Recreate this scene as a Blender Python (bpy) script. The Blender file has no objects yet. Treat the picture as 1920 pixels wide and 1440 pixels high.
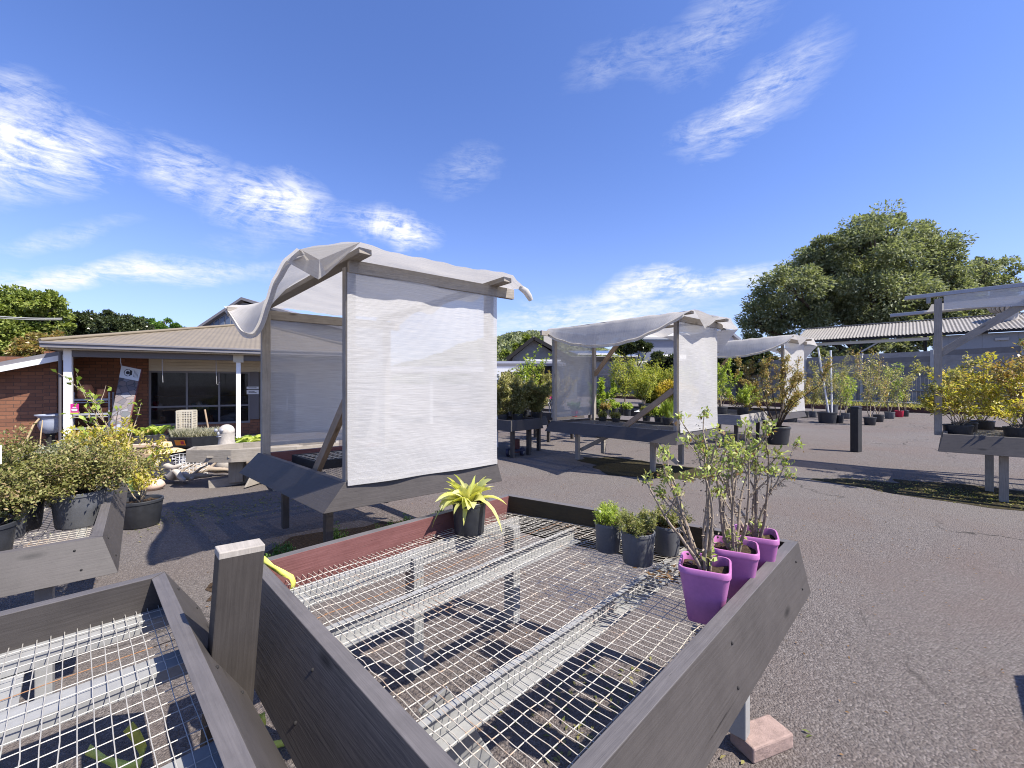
import bpy, math, random
import numpy as np
from mathutils import Vector, Matrix

S = bpy.context.scene
COL = S.collection
# ------------------------------------------------------------------ camera
H = 1.55
F = 800.0                      # focal length in pixels of a 1920 wide frame
cd = bpy.data.cameras.new('camera'); cam = bpy.data.objects.new('camera', cd); COL.objects.link(cam)
cam.location = (0, 0, H); cam.rotation_euler = (math.radians(90), 0, 0)
cd.sensor_width = 36; cd.lens = 36 * F / 1920; cd.clip_start = .02; cd.clip_end = 5000
S.camera = cam
# ------------------------------------------------------------------ light
SUN = Vector((.69, -.34, 1.0)).normalized()
EL = math.asin(SUN.z); AZ = math.atan2(SUN.x, SUN.y)
sd = bpy.data.lights.new('sun', 'SUN'); sun = bpy.data.objects.new('sun', sd); COL.objects.link(sun)
sd.energy = 4.4; sd.angle = math.radians(.55); sd.color = (1, .94, .85)
sun.rotation_euler = SUN.to_track_quat('Z', 'Y').to_euler(); sun.location = SUN * 60
S.view_settings.view_transform = 'Standard'; S.view_settings.look = 'None'
S.view_settings.exposure = 1.04; S.view_settings.gamma = 1
S.render.engine = 'CYCLES'
S.cycles.use_denoising = True; S.cycles.filter_width = 1.05
S.cycles.max_bounces = 8; S.cycles.transparent_max_bounces = 16; S.cycles.diffuse_bounces = 3
S.cycles.caustics_reflective = False; S.cycles.caustics_refractive = False

# ------------------------------------------------------------------ node helpers
def nd(t, typ, ins=None, **props):
    n = t.nodes.new(typ)
    for k, v in props.items(): setattr(n, k, v)
    for k, v in (ins or {}).items():
        s = n.inputs[k]
        if isinstance(v, bpy.types.NodeSocket): t.links.new(v, s)
        else: s.default_value = v
    return n
def math_(t, op, a, b=0.0, clamp=False):
    n = nd(t, 'ShaderNodeMath', {0: a, 1: b}, operation=op); n.use_clamp = clamp; return n.outputs[0]
def vmath(t, op, a, b=(0, 0, 0)):
    n = nd(t, 'ShaderNodeVectorMath', {0: a, 1: b}, operation=op)
    return n.outputs['Value'] if op in ('DOT_PRODUCT', 'LENGTH') else n.outputs[0]
def mixc(t, f, a, b, blend='MIX'):
    n = nd(t, 'ShaderNodeMix', data_type='RGBA', blend_type=blend)
    for i, v in ((0, f), (6, a), (7, b)):
        if isinstance(v, bpy.types.NodeSocket): t.links.new(v, n.inputs[i])
        else: n.inputs[i].default_value = v if i == 0 else (tuple(v) + (1,))[:4]
    return n.outputs[2]
def ramp(t, fac, stops):
    n = nd(t, 'ShaderNodeValToRGB', {0: fac}); e = n.color_ramp.elements
    while len(e) < len(stops): e.new(.5)
    for i, (p, c) in enumerate(stops):
        e[i].position = p; e[i].color = (tuple(c) + (1,))[:4] if hasattr(c, '__len__') else (c, c, c, 1)
    return n.outputs[0]
def rng_(t, v, a, b, c=0.0, d=1.0):
    return nd(t, 'ShaderNodeMapRange', {0: v, 1: a, 2: b, 3: c, 4: d}).outputs[0]
def noise(t, vec, scale, detail=3.0, rough=.55, dist=0.0):
    return nd(t, 'ShaderNodeTexNoise', {'Vector': vec, 'Scale': scale, 'Detail': detail, 'Roughness': rough, 'Distortion': dist}).outputs[0]
def scaled(t, vec, s): return nd(t, 'ShaderNodeMapping', {'Vector': vec, 'Scale': s}).outputs[0]
def new_mat(name):
    m = bpy.data.materials.new(name); m.use_nodes = True; t = m.node_tree
    b = t.nodes['Principled BSDF']; return m, t, b
def put(t, sock, v):
    if isinstance(v, bpy.types.NodeSocket): t.links.new(v, sock)
    else: sock.default_value = (tuple(v) + (1,))[:4] if hasattr(v, '__len__') else v
def bump(t, b, h, strength, dist=.01):
    t.links.new(nd(t, 'ShaderNodeBump', {'Height': h, 'Strength': strength, 'Distance': dist}).outputs[0], b.inputs['Normal'])

# ------------------------------------------------------------------ world: clear sky with cirrus
W = bpy.data.worlds.new('World'); S.world = W; W.use_nodes = True
wt = W.node_tree; bg = wt.nodes['Background']
sky = nd(wt, 'ShaderNodeTexSky', sky_type='NISHITA'); sky.sun_disc = False
sky.sun_elevation = EL; sky.sun_rotation = AZ; sky.air_density = 1.0; sky.dust_density = .6; sky.ozone_density = 2.2; sky.altitude = 100
DIR = nd(wt, 'ShaderNodeTexCoord').outputs['Generated']
def clouds():
    t = wt; total = None
    # centre pixel of each cirrus patch, half sizes and tilt, density
    L = [(60, 275, 190, 110, 8, 1.0), (340, 305, 75, 95, 60, .75), (505, 388, 135, 70, -12, 1.0), (735, 432, 110, 46, -8, 1.05),
         (30, 195, 110, 60, 20, .6), (200, 525, 340, 34, 3, .85), (110, 445, 170, 24, 10, .35), (1400, 195, 170, 62, 33, .62), (1330, 60, 150, 75, 30, .36), (1210, 110, 120, 50, 12, .26), (1475, 120, 90, 40, 40, .34),
         (1260, 538, 300, 34, 11, 1.0), (1110, 595, 300, 52, 6, .75), (870, 320, 110, 46, 12, .28), (1400, 250, 110, 40, 30, .45), (1130, 130, 110, 50, 10, .22), (560, 430, 200, 40, 12, .35)]
    big = noise(t, scaled(t, DIR, (3.4, 3.4, 5)), 2.4, 9, .68, 1.2)
    fin = noise(t, nd(t, 'ShaderNodeMapping', {'Vector': DIR, 'Rotation': (0, math.radians(28), 0), 'Scale': (5, 5, 26)}).outputs[0], 2.6, 9, .72, 1.1)
    fine2 = noise(t, nd(t, 'ShaderNodeMapping', {'Vector': DIR, 'Rotation': (0, math.radians(-50), .4), 'Scale': (7, 7, 30)}).outputs[0], 2.2, 8, .7, 1.4)
    wob = nd(t, 'ShaderNodeTexNoise', {'Vector': DIR, 'Scale': 5.0, 'Detail': 5.0}).outputs['Color']
    dv = nd(t, 'ShaderNodeVectorMath', {0: wob, 1: (.5, .5, .5)}, operation='SUBTRACT').outputs[0]
    dv = nd(t, 'ShaderNodeVectorMath', {0: dv, 1: (.13, .13, .13)}, operation='MULTIPLY').outputs[0]
    dirw = nd(t, 'ShaderNodeVectorMath', {0: DIR, 1: dv}, operation='ADD').outputs[0]
    for (u, v, a, b, rot, dens) in L:
        c = Vector(((u - 960) / F, 1, (720 - v) / F)); k = c.length; c.normalize()
        r = math.radians(rot)
        e1 = Vector((math.cos(r), 0, math.sin(r))); e1 = (e1 - c * e1.dot(c)).normalized(); e2 = c.cross(e1).normalized()
        sa = a / F / k; sb = b / F / k
        x = math_(t, 'DIVIDE', vmath(t, 'DOT_PRODUCT', dirw, tuple(e1)), sa)
        y = math_(t, 'DIVIDE', vmath(t, 'DOT_PRODUCT', dirw, tuple(e2)), sb)
        d = math_(t, 'SQRT', math_(t, 'ADD', math_(t, 'MULTIPLY', x, x), math_(t, 'MULTIPLY', y, y)))
        m = rng_(t, d, 1.0, .22, 0, dens)
        front = math_(t, 'GREATER_THAN', vmath(t, 'DOT_PRODUCT', DIR, tuple(c)), .2)
        m = math_(t, 'MULTIPLY', m, front)
        total = m if total is None else math_(t, 'MAXIMUM', total, m)
    tex = math_(t, 'ADD', math_(t, 'MULTIPLY', fin, .62), math_(t, 'ADD', math_(t, 'MULTIPLY', big, .83), math_(t, 'MULTIPLY', fine2, .60)))
    tex = rng_(t, tex, .72, 1.38)
    soft = math_(t, 'POWER', total, 1.2)
    m = math_(t, 'MULTIPLY', soft, rng_(t, tex, .22, .70, .0, 1.45))
    m = math_(t, 'ADD', m, math_(t, 'MULTIPLY', math_(t, 'POWER', total, 2.6), .16))
    m = rng_(t, m, .02, 1.15, 0, 1)
    return m
CL = clouds()
sky_c = mixc(wt, 1.0, sky.outputs[0], (.73, .85, 1.28), 'MULTIPLY')
EZ = nd(wt, 'ShaderNodeSeparateXYZ', {0: DIR}).outputs[2]
sky_c = mixc(wt, math_(wt, 'MULTIPLY', math_(wt, 'POWER', math_(wt, 'SUBTRACT', 1.0, math_(wt, 'ABSOLUTE', EZ)), 6.0), .55), sky_c, (4.65, 4.8, 6.1))
wt.links.new(mixc(wt, CL, sky_c, (5.6, 5.75, 6.1)), bg.inputs[0])
bg.inputs[1].default_value = .09

# ------------------------------------------------------------------ geometry helpers
def A3(p): return np.array(p, float)
def nrm(v):
    v = np.asarray(v, float); return v / (np.linalg.norm(v, axis=-1, keepdims=True) + 1e-12)
def at(u, v, z=0.0):
    """the point of height z on the sight line of a picture point"""
    d = F * (H - z) / (v - 720.0); return A3(((u - 960) / F * d, d, z))
def dep(u, v, d): return A3(((u - 960) / F * d, d, H + (720 - v) / F * d))
ORG = {}
RS = np.random.RandomState(5)
def tag(o, label, cat=None, group=None, kind=None):
    if label: o['label'] = label
    if cat: o['category'] = cat
    if group: o['group'] = group
    if kind: o['kind'] = kind
    return o
def thing(name, label, cat, loc=(0, 0, 0), group=None, rz=0):
    o = bpy.data.objects.new(name, None); COL.objects.link(o); o.empty_display_size = .1
    o.location = tuple(loc); o.rotation_euler = (0, 0, rz)
    ORG[o.name] = A3(loc) if rz == 0 else A3((0, 0, 0))
    return tag(o, label, cat, group)
def link_mesh(name, me, parent, org=None):
    o = bpy.data.objects.new(name, me); COL.objects.link(o)
    if parent is not None: o.parent = parent; ORG[o.name] = ORG[parent.name]
    else: ORG[o.name] = A3((0, 0, 0))
    return o
class MB:
    """collects shapes that become ONE mesh object"""
    def __init__(s): s.v = []; s.f = []; s.uv = []; s.mi = []; s.sm = []
    def add(s, vs, fs, uvs=None, mi=0, smooth=False):
        b = len(s.v); s.v += [tuple(map(float, p)) for p in vs]
        for k, f in enumerate(fs):
            s.f.append(tuple(b + i for i in f)); s.uv.append(uvs[k] if uvs else [(0, 0)] * len(f))
            s.mi.append(mi if not hasattr(mi, '__len__') else mi[k]); s.sm.append(smooth)
    def hexa(s, p, mi=0, axis=None):
        """8 corners: bottom ring 0-3, top ring 4-7"""
        p = [A3(q) for q in p]
        if axis is None:
            es = [p[1] - p[0], p[3] - p[0], p[4] - p[0]]; axis = max(es, key=np.linalg.norm)
        ax = nrm(axis); off = RS.rand() * 7
        fs = [(3, 2, 1, 0), (4, 5, 6, 7), (0, 1, 5, 4), (1, 2, 6, 5), (2, 3, 7, 6), (3, 0, 4, 7)]
        uvs = []
        for f in fs:
            n = np.cross(p[f[1]] - p[f[0]], p[f[2]] - p[f[1]]); n = nrm(n)
            if abs(n.dot(ax)) > .8:
                a2 = nrm(np.cross(ax, [.3, .2, .9])); b2 = np.cross(ax, a2)
                uvs.append([(float(p[i].dot(a2)), float(p[i].dot(b2)) + off) for i in f])
            else:
                b2 = np.cross(n, ax)
                uvs.append([(float(p[i].dot(ax)), float(p[i].dot(b2)) + off) for i in f])
        s.add(p, fs, uvs, mi); return s
    def bar(s, p0, p1, w, h, up=(0, 0, 1), mi=0):
        p0 = A3(p0); p1 = A3(p1); d = nrm(p1 - p0); sd_ = np.cross(d, up)
        if np.linalg.norm(sd_) < 1e-4: sd_ = np.cross(d, [1, 0, 0])
        sd_ = nrm(sd_); u = np.cross(sd_, d); a = sd_ * w / 2; b = u * h / 2
        q = [p0 - a - b, p0 + a - b, p0 + a + b, p0 - a + b]; q2 = [x + (p1 - p0) for x in q]
        s.hexa([q[0], q2[0], q2[1], q[1], q[3], q2[3], q2[2], q[2]], mi, d); return s
    def box(s, c, sx, sy, sz, rz=0, mi=0):
        """c = centre of the base"""
        c = A3(c); e = A3((math.cos(rz), math.sin(rz), 0)); f = A3((-math.sin(rz), math.cos(rz), 0)); z = A3((0, 0, sz))
        q = [c - e * sx / 2 - f * sy / 2, c + e * sx / 2 - f * sy / 2, c + e * sx / 2 + f * sy / 2, c - e * sx / 2 + f * sy / 2]
        s.hexa(q + [x + z for x in q], mi); return s
    def tube(s, pts, r, n=6, mi=0, cap=True):
        pts = [A3(p) for p in pts]; k = len(pts)
        rr = r if hasattr(r, '__len__') else [r] * k
        vs = []; ref = A3((.31, .22, .93))
        for i, p in enumerate(pts):
            d = nrm(pts[min(i + 1, k - 1)] - pts[max(i - 1, 0)])
            if abs(d.dot(ref)) > .97: ref = A3((.93, .2, .3))
            a = nrm(np.cross(d, ref)); b = np.cross(d, a)
            for j in range(n):
                th = 2 * math.pi * j / n; vs.append(p + (a * math.cos(th) + b * math.sin(th)) * rr[i])
        fs = []
        for i in range(k - 1):
            for j in range(n):
                fs.append((i * n + j, i * n + (j + 1) % n, (i + 1) * n + (j + 1) % n, (i + 1) * n + j))
        s.add(vs, fs, None, mi, n > 4)
        if cap: s.add(vs[:n], [tuple(range(n))[::-1]], None, mi); s.add(vs[-n:], [tuple(range(n))], None, mi)
        return s
    def lathe(s, prof, c=(0, 0, 0), n=24, mi=0, sq=0, rz=0, smooth=True):
        """prof: (radius, z) list; sq>0 rounds a square instead of a circle"""
        vs = []; c = A3(c)
        for (r, z) in prof:
            for j in range(n):
                th = 2 * math.pi * (j + .5) / n; x, y = math.cos(th), math.sin(th)
                if sq: m = (abs(x) ** sq + abs(y) ** sq) ** (1 / sq); x /= m; y /= m
                x, y = x * math.cos(rz) - y * math.sin(rz), x * math.sin(rz) + y * math.cos(rz)
                vs.append(c + A3((x * r, y * r, z)))
        fs = []; k = len(prof)
        for i in range(k - 1):
            for j in range(n): fs.append((i * n + j, i * n + (j + 1) % n, (i + 1) * n + (j + 1) % n, (i + 1) * n + j))
        s.add(vs, fs, None, mi, smooth); return s
    def disc(s, c, r, n=20, mi=0, sq=0, rz=0, bumpy=0):
        vs = [A3(c)]
        for j in range(n):
            th = 2 * math.pi * (j + .5) / n; x, y = math.cos(th), math.sin(th)
            if sq: m = (abs(x) ** sq + abs(y) ** sq) ** (1 / sq); x /= m; y /= m
            x, y = x * math.cos(rz) - y * math.sin(rz), x * math.sin(rz) + y * math.cos(rz)
            vs.append(A3(c) + A3((x * r, y * r, RS.randn() * bumpy)))
        s.add(vs, [(0, 1 + j, 1 + (j + 1) % n) for j in range(n)], None, mi); return s
    def ell(s, c, r, n=14, m=9, mi=0):
        c = A3(c); r = A3(r if hasattr(r, '__len__') else (r, r, r)); vs = []
        for i in range(m + 1):
            ph = math.pi * i / m
            for j in range(n):
                th = 2 * math.pi * j / n; vs.append(c + r * A3((math.sin(ph) * math.cos(th), math.sin(ph) * math.sin(th), -math.cos(ph))))
        fs = [(i * n + j, i * n + (j + 1) % n, (i + 1) * n + (j + 1) % n, (i + 1) * n + j) for i in range(m) for j in range(n)]
        s.add(vs, fs, None, mi, True); return s
    def grid(s, fn, nu, nv, mi=0, smooth=True, uvs=(1, 1)):
        vs = [A3(fn(i / nu, j / nv)) for j in range(nv + 1) for i in range(nu + 1)]; k = nu + 1
        fs = []; uv = []
        for j in range(nv):
            for i in range(nu):
                fs.append((j * k + i, j * k + i + 1, (j + 1) * k + i + 1, (j + 1) * k + i))
                uv.append([(x / nu * uvs[0], y / nv * uvs[1]) for x, y in ((i, j), (i + 1, j), (i + 1, j + 1), (i, j + 1))])
        s.add(vs, fs, uv, mi, smooth); return s
    def poly(s, pts, mi=0, thick=None):
        pts = [A3(p) for p in pts]; n = len(pts)
        if thick is None: s.add(pts, [tuple(range(n))], None, mi); return s
        t = A3(thick); q = [p + t for p in pts]
        s.add(pts + q, [tuple(range(n))[::-1], tuple(range(n, 2 * n))] + [(i, (i + 1) % n, n + (i + 1) % n, n + i) for i in range(n)], None, mi); return s
    def build(s, name, mat, parent=None, bevel=0, label=None):
        o_ = ORG[parent.name] if parent is not None else A3((0, 0, 0))
        me = bpy.data.meshes.new(name)
        me.from_pydata([(p[0] - o_[0], p[1] - o_[1], p[2] - o_[2]) for p in s.v], [], s.f)
        uv = me.uv_layers.new(name='UVMap')
        flat = [c for f in s.uv for q in f for c in q]
        uv.data.foreach_set('uv', flat)
        me.polygons.foreach_set('material_index', s.mi); me.polygons.foreach_set('use_smooth', s.sm)
        for m in (mat if isinstance(mat, (list, tuple)) else [mat]): me.materials.append(m)
        me.update()
        o = link_mesh(name, me, parent)
        if bevel:
            b = o.modifiers.new('bevel', 'BEVEL'); b.width = bevel; b.segments = 2; b.limit_method = 'ANGLE'; b.angle_limit = .7
        if label: o['label'] = label
        return o

def leaf_obj(name, pos, dr, L, Wd, mat, parent, seed=0, fold=.22, upb=.8, local=True):
    """many small leaves as one mesh; pos in parent's own space"""
    r = np.random.RandomState(seed); pos = np.asarray(pos, float); n = len(pos); d = nrm(dr)
    L = np.broadcast_to(L, n)[:, None]; Wd = np.broadcast_to(Wd, n)[:, None]
    ref = nrm(r.randn(n, 3) * (1 - upb) + np.array([0, 0, upb]))
    sd_ = np.cross(d, ref); bad = np.linalg.norm(sd_, axis=1) < .05; sd_[bad] = np.cross(d[bad], r.randn(bad.sum(), 3)); sd_ = nrm(sd_)
    nm = np.cross(sd_, d)
    v = np.empty((n, 4, 3)); v[:, 0] = pos; v[:, 1] = pos + d * L * .48 + sd_ * Wd / 2 + nm * Wd * fold
    v[:, 2] = pos + d * L - nm * L * .10; v[:, 3] = pos + d * L * .48 - sd_ * Wd / 2 + nm * Wd * fold
    me = bpy.data.meshes.new(name); me.vertices.add(n * 4); me.loops.add(n * 4); me.polygons.add(n)
    me.vertices.foreach_set('co', v.reshape(-1)); me.loops.foreach_set('vertex_index', np.arange(n * 4, dtype=np.int32))
    me.polygons.foreach_set('loop_start', np.arange(0, n * 4, 4, dtype=np.int32)); me.polygons.foreach_set('loop_total', np.full(n, 4, dtype=np.int32))
    for m in (mat if isinstance(mat, (list, tuple)) else [mat]): me.materials.append(m)
    me.update(calc_edges=True)
    return link_mesh(name, me, parent)

def offset_poly(C, offs):
    """move every side of a counter-clockwise polygon outwards by its own distance"""
    n = len(C); L = []
    for i in range(n):
        a = A3(C[i])[:2]; b = A3(C[(i + 1) % n])[:2]; d = nrm(b - a); o = np.array([d[1], -d[0]]); L.append((a + o * offs[i], d))
    out = []
    for i in range(n):
        (p, d), (q, e) = L[i - 1], L[i]
        M = np.array([d, -e]).T; t = np.linalg.solve(M, q - p); out.append(p + d * t[0])
    return out
# ------------------------------------------------------------------ materials
def m_wood(name, col, col2, wear=(.55, .52, .47), worn=.5, rough=.62, grain=.35, gs=1.0, vary=0.0):
    """painted or weathered timber: grain runs along u"""
    m, t, b = new_mat(name); uv = nd(t, 'ShaderNodeTexCoord').outputs['UV']; ob = nd(t, 'ShaderNodeNewGeometry').outputs['Position']
    g = noise(t, scaled(t, uv, (2.2 * gs, 55 * gs, 1)), 2.0, 5, .65, .6); w = noise(t, scaled(t, uv, (1.5, 7, 1)), 2.0, 4, .6, 1.2)
    sp = noise(t, scaled(t, uv, (3.5, 48, 1)), 1.5, 6, .75, .3); bl = noise(t, ob, 3.1, 4, .6)
    mot = noise(t, ob, 17, 4, .6)
    c = mixc(t, rng_(t, g, .3, .7), col, col2)
    c = mixc(t, rng_(t, bl, .35, .75, 0, .35), c, [x * 1.5 for x in col2])
    c = mixc(t, rng_(t, mot, .45, .8, 0, .25), c, [x * .6 for x in col])
    kn = nd(t, 'ShaderNodeTexVoronoi', {'Vector': scaled(t, uv, (2.6, 7.5, 1)), 'Scale': 1.0}); kd = kn.outputs['Distance']
    has = math_(t, 'GREATER_THAN', nd(t, 'ShaderNodeSeparateColor', {0: kn.outputs['Color']}).outputs[1], .62)
    c = mixc(t, math_(t, 'MULTIPLY', rng_(t, kd, .16, .05), has), c, [x * .45 for x in col])
    c = mixc(t, math_(t, 'MULTIPLY', rng_(t, noise(t, scaled(t, uv, (1.1, 22, 1)), 1.6, 7, .7, 1.5), .655, .675), .8), c, [x * .35 for x in col])
    c = mixc(t, math_(t, 'MULTIPLY', rng_(t, sp, .72 - .06 * worn, .80 - .05 * worn), rng_(t, w, .45, .62)), c, wear)
    if vary:
        ri = nd(t, 'ShaderNodeNewGeometry').outputs['Random Per Island']; c = mixc(t, rng_(t, ri, 0, 1, 0, vary), c, [x * .35 for x in col])
    put(t, b.inputs['Base Color'], c); put(t, b.inputs['Roughness'], rng_(t, g, .2, .8, rough - .1, rough + .12))
    b.inputs['Specular IOR Level'].default_value = .35
    hgt = math_(t, 'ADD', g, math_(t, 'MULTIPLY', mot, .5)); bump(t, b, hgt, grain, .006); return m
def m_flat(name, col, rough=.5, var=.12, scale=8.0, bmp=0.0, spec=.4, metal=0.0):
    m, t, b = new_mat(name); ob = nd(t, 'ShaderNodeTexCoord').outputs['Object']
    n = noise(t, ob, scale, 5, .6); f = noise(t, ob, scale * 9, 3, .6)
    k = math_(t, 'ADD', math_(t, 'MULTIPLY', n, .7), math_(t, 'MULTIPLY', f, .3))
    put(t, b.inputs['Base Color'], mixc(t, rng_(t, k, .3, .7), [x * (1 - var) for x in col], [min(1, x * (1 + var)) for x in col]))
    put(t, b.inputs['Roughness'], rng_(t, n, .3, .7, rough - .06, rough + .08)); b.inputs['Specular IOR Level'].default_value = spec
    b.inputs['Metallic'].default_value = metal
    if bmp: bump(t, b, k, bmp, .01)
    return m
def m_leaf(name, cols, rough=.42, trans=.35, spec=.4):
    """colour differs from leaf to leaf; a share of the light passes through"""
    m, t, b = new_mat(name); out = t.nodes['Material Output']
    ri = nd(t, 'ShaderNodeNewGeometry').outputs['Random Per Island']
    n = len(cols); c = ramp(t, ri, [((i + .5) / n, q) for i, q in enumerate(cols)])
    big = noise(t, nd(t, 'ShaderNodeNewGeometry').outputs['Position'], 2.3, 2)
    c = mixc(t, rng_(t, big, .35, .7, 0, .45), c, cols[0])
    put(t, b.inputs['Base Color'], c); b.inputs['Roughness'].default_value = rough; b.inputs['Specular IOR Level'].default_value = spec
    tl = nd(t, 'ShaderNodeBsdfTranslucent', {'Color': mixc(t, .6, c, (1.5, 1.6, .5), 'MULTIPLY')})
    mx = nd(t, 'ShaderNodeMixShader', {0: trans, 1: b.outputs[0], 2: tl.outputs[0]})
    t.links.new(mx.outputs[0], out.inputs[0]); return m
def m_cloth(name, col, hole, sc=1.0, through=.30):
    """knitted shade cloth: translucent threads with gaps between them"""
    m, t, b = new_mat(name); out = t.nodes['Material Output']; uv = nd(t, 'ShaderNodeTexCoord').outputs['UV']
    rows = nd(t, 'ShaderNodeTexWave', {'Vector': uv, 'Scale': 34.0 * sc, 'Distortion': 2.2, 'Detail': 2.0, 'Detail Scale': 2.0}, bands_direction='Y', wave_type='BANDS').outputs[1]
    st = noise(t, scaled(t, uv, (2.2, 70 * sc, 1)), 2.0, 5, .7); br = noise(t, scaled(t, uv, (1.6, 1.6, 1)), 1.7, 5, .6)
    fib = noise(t, scaled(t, uv, (90, 60, 1)), 2.2, 3, .7)
    k = math_(t, 'ADD', math_(t, 'MULTIPLY', st, .6), math_(t, 'MULTIPLY', fib, .4))
    c = mixc(t, rng_(t, k, .36, .64), [x * .74 for x in col], [x * 1.06 for x in col])
    c = mixc(t, rng_(t, br, .55, .9, 0, .22), c, (.55, .52, .47))
    dif = nd(t, 'ShaderNodeBsdfDiffuse', {'Color': c}); tl = nd(t, 'ShaderNodeBsdfTranslucent', {'Color': c})
    mx = nd(t, 'ShaderNodeMixShader', {0: through, 1: dif.outputs[0], 2: tl.outputs[0]})
    tr = nd(t, 'ShaderNodeBsdfTransparent')
    f = math_(t, 'ADD', rng_(t, k, .32, .68, hole + .12, hole - .12), math_(t, 'MULTIPLY', math_(t, 'SUBTRACT', rows, .5), -.02), True)
    m2 = nd(t, 'ShaderNodeMixShader', {0: f, 1: mx.outputs[0], 2: tr.outputs[0]})
    bp = nd(t, 'ShaderNodeBump', {'Height': math_(t, 'ADD', math_(t, 'MULTIPLY', rows, .35), k), 'Strength': .22, 'Distance': .004}).outputs[0]
    t.links.new(bp, dif.inputs['Normal']); t.links.new(m2.outputs[0], out.inputs[0]); return m
def m_asphalt():
    m, t, b = new_mat('asphalt'); p = nd(t, 'ShaderNodeNewGeometry').outputs['Position']
    vo = nd(t, 'ShaderNodeTexVoronoi', {'Vector': p, 'Scale': 95.0}); v1 = vo.outputs['Color']
    sep = nd(t, 'ShaderNodeSeparateColor', {0: v1}).outputs[0]
    fine = noise(t, p, 160, 3, .7); mid = noise(t, p, 28, 4, .65); big = noise(t, p, .55, 5, .6, .4); pat = noise(t, p, .16, 4, .55)
    c = ramp(t, math_(t, 'ADD', math_(t, 'MULTIPLY', sep, .55), math_(t, 'MULTIPLY', fine, .45)), [(.14, (.062, .053, .048)), (.40, (.128, .111, .102)), (.62, (.160, .140, .129)), (.90, (.29, .26, .24))])
    c = mixc(t, rng_(t, mid, .35, .75, 0, .5), c, (.104, .085, .077))
    c = mixc(t, rng_(t, big, .42, .66, 0, .62), c, (.140, .104, .089))
    c = mixc(t, rng_(t, pat, .44, .62, 0, .6), c, (.165, .150, .138))
    # dry leaf litter and moss stains in patches
    ms = math_(t, 'MULTIPLY', rng_(t, noise(t, p, 1.1, 5, .65, .6), .62, .74), rng_(t, noise(t, p, 22, 4, .7), .44, .6))
    c = mixc(t, math_(t, 'MULTIPLY', ms, .55), c, (.13, .085, .042))
    # cracks
    ck = nd(t, 'ShaderNodeTexVoronoi', {'Vector': nd(t, 'ShaderNodeVectorMath', {0: p, 1: nd(t, 'ShaderNodeTexNoise', {'Vector': p, 'Scale': 1.4, 'Detail': 5.0}).outputs['Color']}, operation='ADD').outputs[0], 'Scale': .42}, feature='DISTANCE_TO_EDGE').outputs[0]
    c = mixc(t, math_(t, 'MULTIPLY', rng_(t, ck, .007, .001), rng_(t, noise(t, p, .35, 3), .5, .58)), c, (.02, .018, .015))
    put(t, b.inputs['Base Color'], c); b.inputs['Roughness'].default_value = .85; b.inputs['Specular IOR Level'].default_value = .3
    h = math_(t, 'ADD', math_(t, 'MULTIPLY', vo.outputs['Distance'], -1.2), math_(t, 'ADD', fine, math_(t, 'MULTIPLY', mid, .8)))
    bump(t, b, h, .75, .012); return m
def m_brick(name, c1, c2, mort, bw=.24, bh=.086):
    m, t, b = new_mat(name); uv = nd(t, 'ShaderNodeTexCoord').outputs['UV']
    br = nd(t, 'ShaderNodeTexBrick', {'Vector': uv, 'Color1': tuple(c1) + (1,), 'Color2': tuple(c2) + (1,), 'Mortar': tuple(mort) + (1,), 'Scale': 1.0, 'Mortar Size': .006, 'Mortar Smooth': .2, 'Bias': -.1, 'Brick Width': bw, 'Row Height': bh})
    n = noise(t, uv, 26, 5, .7); n2 = noise(t, uv, 1.3, 4, .6)
    c = mixc(t, rng_(t, n, .3, .75, 0, .45), br.outputs[0], [x * .45 for x in c1]); c = mixc(t, rng_(t, n2, .45, .8, 0, .35), c, [x * .6 for x in c2])
    put(t, b.inputs['Base Color'], c); b.inputs['Roughness'].default_value = .85
    bump(t, b, math_(t, 'ADD', math_(t, 'MULTIPLY', br.outputs[1], -1.0), math_(t, 'MULTIPLY', n, .4)), .6, .012); return m
def m_glass(name):
    m, t, b = new_mat(name); out = t.nodes['Material Output']
    b.inputs['Base Color'].default_value = (.008, .009, .012, 1); b.inputs['Roughness'].default_value = .04; b.inputs['Specular IOR Level'].default_value = .6
    tr = nd(t, 'ShaderNodeBsdfTransparent', {'Color': (.80, .81, .84, 1)})
    mx = nd(t, 'ShaderNodeMixShader', {0: .66, 1: b.outputs[0], 2: tr.outputs[0]}); t.links.new(mx.outputs[0], out.inputs[0]); return m
def m_roof(name, col, pitch, worn=0.0):
    """ribbed sheet metal, ribs down the slope; u runs along the eave in metres"""
    m, t, b = new_mat(name); uv = nd(t, 'ShaderNodeTexCoord').outputs['UV']
    w = nd(t, 'ShaderNodeTexWave', {'Vector': uv, 'Scale': .314 / pitch, 'Distortion': 0.0}, bands_direction='X', wave_profile='SIN').outputs[1]
    n = noise(t, uv, 1.6, 6, .65, .3); l = noise(t, uv, 7, 6, .75)
    c = mixc(t, rng_(t, n, .35, .75), col, [x * .78 for x in col])
    if worn: c = mixc(t, math_(t, 'MULTIPLY', rng_(t, l, .54, .62), worn), c, (.06, .055, .05))
    put(t, b.inputs['Base Color'], c); b.inputs['Roughness'].default_value = .55; bump(t, b, w, .5, .02); return m

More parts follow.
